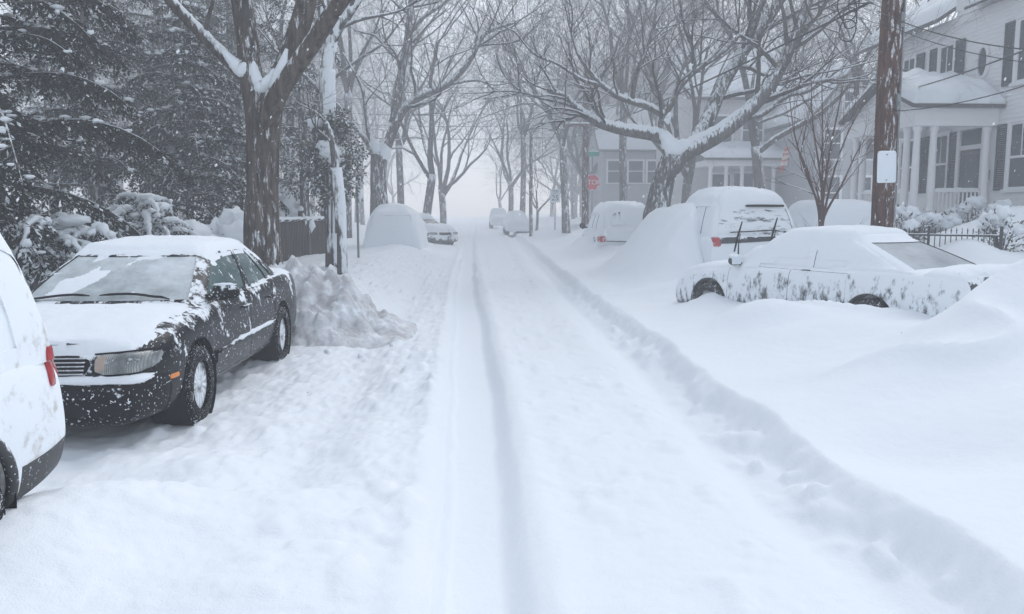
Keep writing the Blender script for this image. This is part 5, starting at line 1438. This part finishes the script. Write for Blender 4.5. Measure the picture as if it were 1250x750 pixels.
# ------------------------------------------------------------------ hazy houses up the street
def small_house(name, label, lo, hi, ridge, axis, wall, wins, porch=None, gable=True, seed=1):
    c = Vector(((lo[0]+hi[0])/2, lo[1], lo[2])); root = empty(name, c, 0, label, 'house')
    L = lambda p: Vector(p)-c
    w = MB(); w.boxb(L(lo), L(hi))
    x0, y0, z0 = lo; x1, y1, z1 = hi
    if axis == 'y':
        xm = (x0+x1)/2
        for y, s in ((y0, 1), (y1, -1)): w.face([L((x0, y, z1)), L((x1, y, z1)), L((xm, y, ridge))])
        quads = [((x0-.4, y0-.4, z1-.25), (x0-.4, y1+.4, z1-.25), (xm, y1+.4, ridge+.05), (xm, y0-.4, ridge+.05)), ((x1+.4, y0-.4, z1-.25), (x1+.4, y1+.4, z1-.25), (xm, y1+.4, ridge+.05), (xm, y0-.4, ridge+.05))]
    else:
        ym = (y0+y1)/2
        for x in (x0, x1): w.face([L((x, y0, z1)), L((x, y1, z1)), L((x, ym, ridge))])
        quads = [((x0-.4, y0-.4, z1-.2), (x1+.4, y0-.4, z1-.2), (x1+.4, ym, ridge+.05), (x0-.4, ym, ridge+.05)), ((x0-.4, y1+.4, z1-.2), (x1+.4, y1+.4, z1-.2), (x1+.4, ym, ridge+.05), (x0-.4, ym, ridge+.05))]
    w.build('wall', wall, root)
    global HO; keep = HO; HO = c
    r = MB()
    for q in quads: slab(r, *q, .12)
    ro = r.build('roof', M['shingle'], root)
    for k, q in enumerate(quads): snow_sheet(*[(p[0], p[1], p[2]+.13) for p in q], .28, 'snow_cover', ro, seed+k, 24, 12)
    for xc, zc, ww, hh in wins:
        f = MB()
        for a, b in (((xc-ww/2-.12, y0-.07, zc-hh/2-.1), (xc-ww/2, y0-.002, zc+hh/2+.12)), ((xc+ww/2, y0-.07, zc-hh/2-.1), (xc+ww/2+.12, y0-.002, zc+hh/2+.12)),
                     ((xc-ww/2, y0-.07, zc+hh/2), (xc+ww/2, y0-.002, zc+hh/2+.12)), ((xc-ww/2-.15, y0-.12, zc-hh/2-.18), (xc+ww/2+.15, y0-.002, zc-hh/2-.1)), ((xc-ww/2, y0-.05, zc-.03), (xc+ww/2, y0-.01, zc+.03))): f.boxb(L(a), L(b))
        fo = f.build('window', M['white_paint'], root)
        p = MB(); p.boxb(L((xc-ww/2, y0-.02, zc-hh/2-.1)), L((xc+ww/2, y0-.004, zc+hh/2))); p.build('pane', M['pane'], fo)
    if porch:
        px0, px1, dp, zf, zr, ncol = porch
        m = MB(); m.boxb(L((px0, y0-dp, z0)), L((px1, y0-.003, zf))); m.build('porch_floor', wall, root)
        for k in range(ncol):
            cx = px0+.2+(px1-px0-.4)*k/(ncol-1); m = MB()
            m.lathe([(.15, zf+.002), (.15, zf+.1), (.12, zf+.12), (.10, zr-.42), (.15, zr-.40), (.15, zr-.303), (.02, zr-.303)], 14, 'z', L((cx, y0-dp+.2, 0))); m.build('column', M['white_paint'], root, smooth=40)
        m = MB(); m.boxb(L((px0-.1, y0-dp-.05, zr-.3)), L((px1+.1, y0-.004, zr))); m.build('entablature', M['white_paint'], root)
        m = MB(); slab(m, (px0-.3, y0-dp-.3, zr+.002), (px1+.3, y0-dp-.3, zr+.002), (px1+.3, y0-.005, zr+.7), (px0-.3, y0-.005, zr+.7), .1); po = m.build('porch_roof', M['shingle'], root)
        snow_sheet((px0-.3, y0-dp-.3, zr+.11), (px1+.3, y0-dp-.3, zr+.11), (px1+.3, y0-.005, zr+.81), (px0-.3, y0-.005, zr+.81), .32, 'snow_cover', po, seed+7, 30, 10)
    HO = keep
xa = lambda px, Y: at(px, 260, Y).x
Y2 = 46.0
small_house('columned_house', 'hazy two-storey house with a snow-topped columned porch behind bare trees', (xa(842, Y2), Y2, .5), (xa(985, Y2), Y2+9, 8.0), 11.0, 'x', M['brick_tan'],
    [(xa(915, Y2), 6.2, 1.1, 1.5), (xa(878, Y2), 6.2, 1.1, 1.5), (xa(955, Y2), 6.2, 1.1, 1.5), (xa(880, Y2), 2.9, 1.1, 1.7), (xa(905, Y2), 2.9, 1.2, 1.8), (xa(955, Y2), 2.9, 1.1, 1.7)],
    porch=(xa(848, Y2), xa(948, Y2), 2.4, 1.3, 4.4, 6), seed=21)
Y3 = 40.0
small_house('gabled_house', 'hazy grey gabled house standing between the sapling and the wooden pole', (xa(992, Y3), Y3, .5), (xa(1074, Y3), Y3+8, 6.3), 8.6, 'y', M['grey_siding'],
    [(xa(1033, Y3), 7.0, .7, .9), (xa(1012, Y3), 5.0, .8, 1.3), (xa(1052, Y3), 5.0, .8, 1.3), (xa(1012, Y3), 2.6, .9, 1.5), (xa(1050, Y3), 2.6, .9, 1.5)], seed=31)
Y4 = 58.0
small_house('distant_house', 'very faint house shape far beyond the stop sign', (xa(735, Y4), Y4, .5), (xa(815, Y4), Y4+8, 6.0), 9.0, 'x', M['grey_siding'], [(xa(750, Y4), 4.5, 1, 1.4), (xa(775, Y4), 4.5, 1, 1.4), (xa(798, Y4), 4.5, 1, 1.4)], seed=41)

# ------------------------------------------------------------------ poles, wires, signs
def pole(name, label, px, Y, top, r0, r1, mat=None, cat='pole', n=18):
    p = at(px, 262, Y); g = gz(p.x, p.y); root = empty(name, (p.x, p.y, g), 0, label, cat)
    m = MB(); k = 14
    m.tube([(0.01*math.sin(i), .01*math.cos(i*1.3), -.4+(top+.4-g)*i/k) for i in range(k+1)], [r0+(r1-r0)*i/k for i in range(k+1)], n, jit=lambda i, j, q: 1+.035*math.sin(j*2.4+q.z*1.1)+.02*math.sin(7*j+3*q.z))
    m.build('post', mat or M['wood_pole'], root, smooth=True); return root, Vector((p.x, p.y, g))
up1, u1 = pole('utility_pole', 'brown weathered wooden utility pole standing behind the plastered sedan', 1077.5, 12.6, 10.5, .178, .15, n=26)
for zz, yy in ((4.55, -.18), (3.35, -.185)):
    m = MB(); m.box((.05, yy, zz-u1.z), (.05, .06, .22)); m.tube([(.05, yy, zz-u1.z-.1), (.05, yy-.07, zz-u1.z)], .012, 6); m.build('bracket', M['metal'], up1)
m = MB(); m.tube([(.10, -.155, 1.0+i*.7) for i in range(13)], .012, 6); m.build('ground_wire', M['metal'], up1, smooth=True)
# blank plate on the pole
sp = at(1082.5, 204.5, 12.36); m = MB()
W_, H_ = .31, .465; P = []
N = 6
def rrect(w, h, r):
    out = []
    for cx, cz, a0 in ((w/2-r, h/2-r, 0), (-w/2+r, h/2-r, 90), (-w/2+r, -h/2+r, 180), (w/2-r, -h/2+r, 270)):
        for k in range(N+1): a = R(a0+90*k/N); out.append((cx+r*math.cos(a), cz+r*math.sin(a)))
    return out
rr_ = rrect(W_, H_, .03)
m.face([(x, 0, z) for x, z in rr_]); m.face([(x, .006, z) for x, z in rr_][::-1])
m.quadgrid([[(x, 0, z) for x, z in rr_], [(x, .006, z) for x, z in rr_]], closed_v=True)
pw = bpy.data.objects.new('pole_sign', m.mesh('pole_sign')); COL.objects.link(pw); pw.data.materials.append(M['sign_white']); pw.location = sp; pw.rotation_euler = (0, R(-1.5), R(6))
tag(pw, 'blank frosted white sign plate fixed to the wooden utility pole', 'sign')
for zz in (.19, -.19):
    b_ = MB(); b_.lathe([(.001, -.008), (.011, -.006), (.013, .0)], 10, 'y', (0, 0, zz)); b_.build('bolt', M['metal'], pw, smooth=True)
s_ = MB(); s_.tube([(-.14+.28*i/8, .003, .236) for i in range(9)], [.006]+[.014]*7+[.006], 7); s_.build('snow_cover', M['snow'], pw, smooth=True)

def wire(label, pts, r=.011, sag=.0, group='overhead wires', name='overhead_wire', mat=None):
    A, B = [Vector(p) for p in pts]; n = 28
    P = [A.lerp(B, i/n)-Vector((0, 0, sag*4*(i/n)*(1-i/n))) for i in range(n+1)]
    m = MB(); m.tube(P, r, 6); o = m.build(name, mat or M['wire'], smooth=True); tag(o, label, 'wire', group)
PT = Vector((u1.x, u1.y, 0))
UP2 = at(714, 260, 38.0)
def attach(px, py, Y): return at(px, py, Y)
wire('thick cable from the wooden pole into the spreading tree', (attach(1060, 4, 12.6), (UP2.x, UP2.y, 5.3)), .020, .12)
wire('thin wire just above the thick cable into the spreading tree', (attach(1060, -4, 12.6), (UP2.x, UP2.y, 6.0)), .009, .10)
wire('steep wire crossing the top of the spreading tree', (attach(1062, -150, 12.6), (UP2.x, UP2.y, 7.4)), .010, .15)
wire('upper slack wire from the wooden pole across the white house shutters', (attach(1072, 14, 12.6), attach(1300, 64, 8.5)), .008, .12)
wire('lower slack wire from the wooden pole across the white house shutters', (attach(1074, 26, 12.6), attach(1310, 82, 8.5)), .006, .12)
wire('service cable rising past the oval window of the white house', (attach(1080, 116, 26.0), attach(1300, 42, 12.0)), .016, .10)
wire('slack cable in front of the porch roof snow', (attach(1074, 136, 12.7), attach(1290, 92, 9.0)), .007, .10)
wire('single wire across the top corner above the dark hemlock', (attach(-40, 5, 10), attach(175, -4, 14)), .010, .0)
for k, (pa, pb, sg) in enumerate(((97, 95, .18), (102, 103, .2), (137, 133, .25), (150, 149, .22), (166, 165, .2))):
    wire(('topmost', 'second', 'third', 'fourth', 'lowest')[k]+' of five wires strung across the street far ahead', (at(395, pa, 44), at(725, pb, 44)), .013, sg, 'wires across the far street')
# coil of spare cable beside the pole
cb = MB(); cen = at(1034, 14, 12.6)
for k, (dx, dz, r_) in enumerate(((0, .05, .20), (.05, -.10, .15), (.10, .12, .12), (.02, -.28, .17))):
    cb.tube([cen+Vector((dx+r_*.75*math.cos(t), .03*math.sin(3*t+k), dz+r_*math.sin(t))) for t in np.linspace(0, 6.6, 30)], .010, 6)
cb.tube([cen+Vector((.02, 0, .1)), cen+Vector((.2, 0, .12)), at(1066, 4, 12.6)], .011, 6)
co = cb.build('cable_coil', M['wire'], smooth=True); tag(co, 'loops of spare black cable hanging beside the wooden utility pole top', 'cable coil')

p2, q2 = pole('utility_pole', 'hazy brown utility pole with short crossarm behind the stop sign', 714, 38.0, 9.0, .15, .12)
m = MB(); m.box((0, -.16, 5.6-q2.z), (2.0, .10, .12)); m.build('crossarm', M['wood_pole'], p2)
for k in (-.8, -.3, .3, .8):
    m = MB(); m.lathe([(.001, .0), (.05, .0), (.06, .06), (.03, .12), (.001, .13)], 10, 'z', (k, -.16, 5.66-q2.z)); m.build('insulator', M['metal'], p2, smooth=True)
s = MB(); s.tube([(-.95+.19*i, -.16, 5.68-q2.z) for i in range(11)], [.02]+[.06]*9+[.02], 7); s.build('snow_cover', M['snow'], p2, smooth=True)
p3, q3 = pole('street_lamp', 'thin dark lamp pole with a snow-capped lamp arm reaching right', 648, 45.0, 6.1, .10, .08, M['bark_mid'], 'street lamp')
m = MB(); m.tube([(0, 0, 5.9-q3.z), (.4, 0, 6.15-q3.z), (1.0, 0, 6.15-q3.z)], .035, 8); m.build('arm', M['metal'], p3, smooth=True)
m = MB(); m.blob((1.38, 0, 6.05-q3.z), (.48, .17, .09), n=16, amp=0); m.build('lamp_head', M['metal'], p3, smooth=True)
m = MB(); m.blob((1.38, 0, 6.15-q3.z), (.46, .16, .07), n=16, amp=.1); m.build('snow_cover', M['snow'], p3, smooth=True)

# stop sign with street name plates
def sign_post(name, label, px, Y, top, r, cat='sign'):
    p = at(px, 262, Y); g = gz(p.x, p.y); root = empty(name, (p.x, p.y, g), 0, label, cat)
    m = MB(); m.tube([(0, 0, -.3), (0, 0, top-g)], r, 8); m.build('post', M['metal'], root, smooth=True); return root, Vector((p.x, p.y, g))
st, sq = sign_post('stop_sign', 'red octagonal stop sign on a tall post under a green street plate', 722.5, 42.0, 4.75, .035)
zc = at(722.5, 223, 42).z-sq.z
def ngon(m, n, rad, y0, y1, z, rot=0.0):
    A = [(rad*math.cos(2*math.pi*(k+.5)/n+rot), y0, z+rad*math.sin(2*math.pi*(k+.5)/n+rot)) for k in range(n)]; B = [(x, y1, zz) for x, _, zz in A]
    m.face(A); m.face(B[::-1]); m.quadgrid([A, B], closed_v=True)
m = MB(); ngon(m, 8, .43, -.050, -.044, zc); so_ = m.build('sign_border', M['sign_white'], st)
m = MB(); ngon(m, 8, .40, -.056, -.0503, zc); pn = m.build('sign_panel', M['sign_red'], st)
text_mesh('STOP', .34, 'lettering', M['sign_white'], pn, Matrix.Translation((0, -.0585, zc))@FACE_CAM)
zg = at(722.5, 188, 42).z-sq.z
m = MB(); m.box((0.03, -.05, zg), (.62, .012, .24)); gp_ = m.build('name_plate', M['sign_green'], st)
m = MB(); m.box((0, .05, zg+.28), (.012, .5, .20)); m.build('name_plate', M['sign_green'], st)
m = MB(); m.tube([(-.25+.07*i, -.05, zg+.125) for i in range(9)], .02, 6); m.build('snow_cover', M['snow'], st, smooth=True)
# speed sign
ss, s2 = sign_post('speed_sign', 'small white speed limit sign at the far corner', 677.5, 45.0, at(677, 231, 45).z, .03)
zc = at(677, 239, 45).z-s2.z
m = MB(); m.box((0, -.045, zc), (.56, .010, .72)); pn = m.build('sign_panel', M['sign_white'], ss)
for tx, sz, dz in (('SPEED', .14, .25), ('LIMIT', .14, .11), ('25', .40, -.14)): text_mesh(tx, sz, 'lettering', M['sign_black'], pn, Matrix.Translation((0, -.052, zc+dz))@FACE_CAM)
# thin sign post by the snow dome
lp, l2 = sign_post('parking_sign', 'thin dark post with a snow-clotted little sign, left of the snow dome', 436.5, 22.0, at(436, 226, 22).z, .03)
zc = at(440, 236, 22).z-l2.z
m = MB(); m.box((0.02, .0, zc), (.03, .28, .42)); m.build('sign_panel', M['metal'], lp)
m = MB(); m.blob((.08, -.02, zc), (.07, .12, .20), seed=3, n=12, amp=.2); m.build('snow_cover', M['snow'], lp, smooth=True)

# faded striped banner on the columned house corner
fl = empty('banner_flag', at(955, 208, 40.0), 0, 'faded red and white banner flag hanging aslant beyond the sapling', 'flag')
f0 = Vector(fl.location); m = MB(); A, B = at(958.5, 180, 40)-f0, at(949.5, 211, 40)-f0; d = (B-A); sx = Vector((.27, 0, .05))
G = [[A+d*(i/12)+sx*(j/5)+Vector((0, .05*math.sin(j*1.6+i*.5), 0)) for j in range(6)] for i in range(13)]
m.quadgrid(G); b0 = len(m.v)
for fi in range(len(m.f)):
    i = fi//5
    m.m[fi] = 0 if i in (0, 1, 10, 11) or i % 3 == 0 else 1
co = m.build('cloth', [M['flag_red'], M['flag_white']], fl, smooth=True); md = co.modifiers.new('t', 'SOLIDIFY'); md.thickness = .01
m = MB(); m.tube([A+Vector((.05, 0, .05)), A+Vector((1.1, .2, -.25)), A+Vector((1.6, .3, -.4))], .018, 6); m.build('staff', M['metal'], fl)

# ------------------------------------------------------------------ fences
def picket_fence():
    A = at(1079, 283, 14.9); B = at(1222.5, 284, 13.7); zt = 1.36
    g = Vector((A.x, A.y, .6)); root = empty('iron_fence', g, 0, 'low black iron picket fence half drowned in the drift by the pole', 'fence')
    A = Vector((A.x, A.y, 0))-Vector((g.x, g.y, 0)); B = Vector((B.x, B.y, 0))-Vector((g.x, g.y, 0)); L = (B-A).length; d = (B-A)/L; ang = Matrix.Rotation(math.atan2(d.y, d.x), 3, 'Z')
    n = int(L/.085)
    for i in range(n+1):
        q = A+d*(L*i/n); m = MB(); m.box((q.x, q.y, (zt-g.z-.35)), (.014, .014, .70), ang)
        m.lathe([(.012, zt-g.z-.01), (.014, zt-g.z+.005), (.002, zt-g.z+.05)], 6, 'z', (q.x, q.y, 0)); m.build('picket', M['iron'], root)
    for z in (zt-.085, zt-.62):
        m = MB(); m.box(((A+B)/2)+Vector((0, 0, z-g.z)), (L, .03, .03), ang); m.build('rail', M['iron'], root)
        s = MB(); s.tube([A+d*(L*k/30)+Vector((0, 0, z-g.z+.016)) for k in range(31)], [RNG.uniform(.010, .018) for _ in range(31)], 6); s.build('rail_snow', M['snow'], root, smooth=True)
    for k, t in enumerate((.40, 1.0)):
        q = A+d*(L*t); m = MB(); m.box((q.x, q.y, zt-g.z-.55), (.05 if k else .035, .05 if k else .035, 1.26), ang); m.build('post', M['iron'], root)
picket_fence()
def board_fence(name, label, P0, P1, zt, zb, boards=True, seed=1, postw=.11):
    A, B = Vector(P0), Vector(P1); c = Vector((A.x, A.y, zb)); root = empty(name, c, 0, label, 'fence'); rng = random.Random(seed)
    d = (B-A); d.z = 0; L = d.length; d /= L; ang = Matrix.Rotation(math.atan2(d.y, d.x), 3, 'Z'); A = A-c; A.z = 0
    npan = max(1, round(L/1.9)); h = zt-zb
    for k in range(npan):
        m = MB(); a = A+d*(L*k/npan); w = L/npan
        nb = int(w/.125)
        for i in range(nb):
            q = a+d*(w*(i+.5)/nb); m.box(q+Vector((0, 0, h/2-.15-rng.uniform(0, .02))), (w/nb-.012, .022, h+.3), ang)
        m.box(a+d*w/2+Vector((0, 0, h+.02)), (w, .09, .035), ang); m.build('fence_panel', M['wood_fence'], root)
        s = MB(); N_ = 16; s.tube([a+d*(w*i/N_)+Vector((0, 0, h+.05)) for i in range(N_+1)], [.02]+[rng.uniform(.045, .07) for _ in range(N_-1)]+[.02], 8, flat=1.0); s.build('snow_cover', M['snow'], root, smooth=True)
    for k in range(npan+1):
        q = A+d*(L*k/npan)+Vector((0, 0, 0))-Vector((-d.y, d.x, 0))*(-.07); m = MB(); m.box(q+Vector((0, 0, h/2)), (postw, postw, h+.5), ang); m.build('post', M['wood_fence'], root)
        s = MB(); s.blob(q+Vector((0, 0, h+.30)), (.09, .09, .07), seed=k, n=10, amp=.1); s.build('post_cap_snow', M['snow'], root, smooth=True)
board_fence('board_fence', 'dark wooden board fence with snow-capped posts behind the black sedan', at(-70, 316, 12.2), at(92, 310, 13.2), 1.02, .45)
board_fence('low_fence', 'low dark board fence with a snow-topped rail between furrowed and creeper trunks', at(338, 274, 19.5), at(397, 270, 23.5), 1.46, .7, postw=.09)

# ------------------------------------------------------------------ front garden, right side
for lab, px, Y, rx, rz, sd1, mt, nn in (('broad-leaved snowy shrub under the porch railing of the white house', 1198, 19.3, 1.05, 1.05, 71, 'shrub', 1500), ('low brownish shrub half sunk in snow beside the white porch', 1112, 18.3, .85, .75, 72, 'shrub_brown', 1100),
                               ('scrubby bush poking through snow behind the iron fence corner post', 1225, 14.7, .55, .75, 73, 'shrub', 900), ('small brownish shrub tips at the foot of the wooden pole', 1098, 16.6, .5, .55, 74, 'shrub_brown', 600),
                               ('second brownish shrub under the porch columns', 1143, 18.9, .7, .62, 75, 'shrub_brown', 900)):
    x, y = atx(px, Y); shrub('garden_shrub', lab, x, y, rx, rz, sd1, M[mt], nn, .30, .75, lumps=11, leaf=.075)
dc = Car('buried_driveway_car', hatch, dict(paint=fp, glass=gg, rear_window=gg, windscreen=gg, rim=rimm), 'wholly buried car mound between the tall buried car and the sapling', None, hero=False)
dc.place(at(1012, 260, 20).x, 20.5, math.pi/2-.1, .1); dc.mound(T=.18, margin=.5, zg=.55, blur=6, seed=91)

# ------------------------------------------------------------------ falling snow
def snowfall(n=9000):
    rng = np.random.default_rng(5)
    Y = 1.8+26*rng.random(n)**.75; X = (rng.random(n)*2-1)*(.75*Y+1.0)+.045*Y; Z = .3+rng.random(n)*(0.42*Y+1.6)
    ok = (Z > ground(X, Y)+.1) & ((Z > 1.62) | (rng.random(n) < .06)); X, Y, Z = X[ok], Y[ok], Z[ok]; n = len(X)
    r = (.0016+.0032*rng.random(n)**2)*(1+.10*Y)*.85
    base = np.array([(1, 0, 0), (-1, 0, 0), (0, 1, 0), (0, -1, 0), (0, 0, 1), (0, 0, -1)], float)*np.array([1, .8, 1.5])
    F = np.array([(0, 2, 4), (2, 1, 4), (1, 3, 4), (3, 0, 4), (2, 0, 5), (1, 2, 5), (3, 1, 5), (0, 3, 5)], np.int32)
    V = (base[None]*r[:, None, None]*(.6+.8*rng.random((n, 6, 1)))); V[:, :, 0] += V[:, :, 2]*.35
    V = V+np.stack([X, Y, Z], -1)[:, None, :]
    idx = (F[None]+(np.arange(n, dtype=np.int32)*6)[:, None, None]).reshape(-1)
    me = bpy.data.meshes.new('falling_snow'); me.vertices.add(6*n); me.vertices.foreach_set('co', V.astype(np.float32).ravel())
    me.loops.add(len(idx)); me.loops.foreach_set('vertex_index', idx.astype(np.int32)); me.polygons.add(8*n); me.polygons.foreach_set('loop_start', np.arange(0, len(idx), 3, dtype=np.int32)); me.update(calc_edges=True)
    o = link_mesh('falling_snow', me, [M['flake']]); tag(o, 'snowflakes blowing through the air over the street', None, None, 'stuff')
snowfall()
for o in bpy.data.objects:
    if o.parent is not None and 'snow' in o.name.split('.')[0]: o['kind'] = 'stuff'
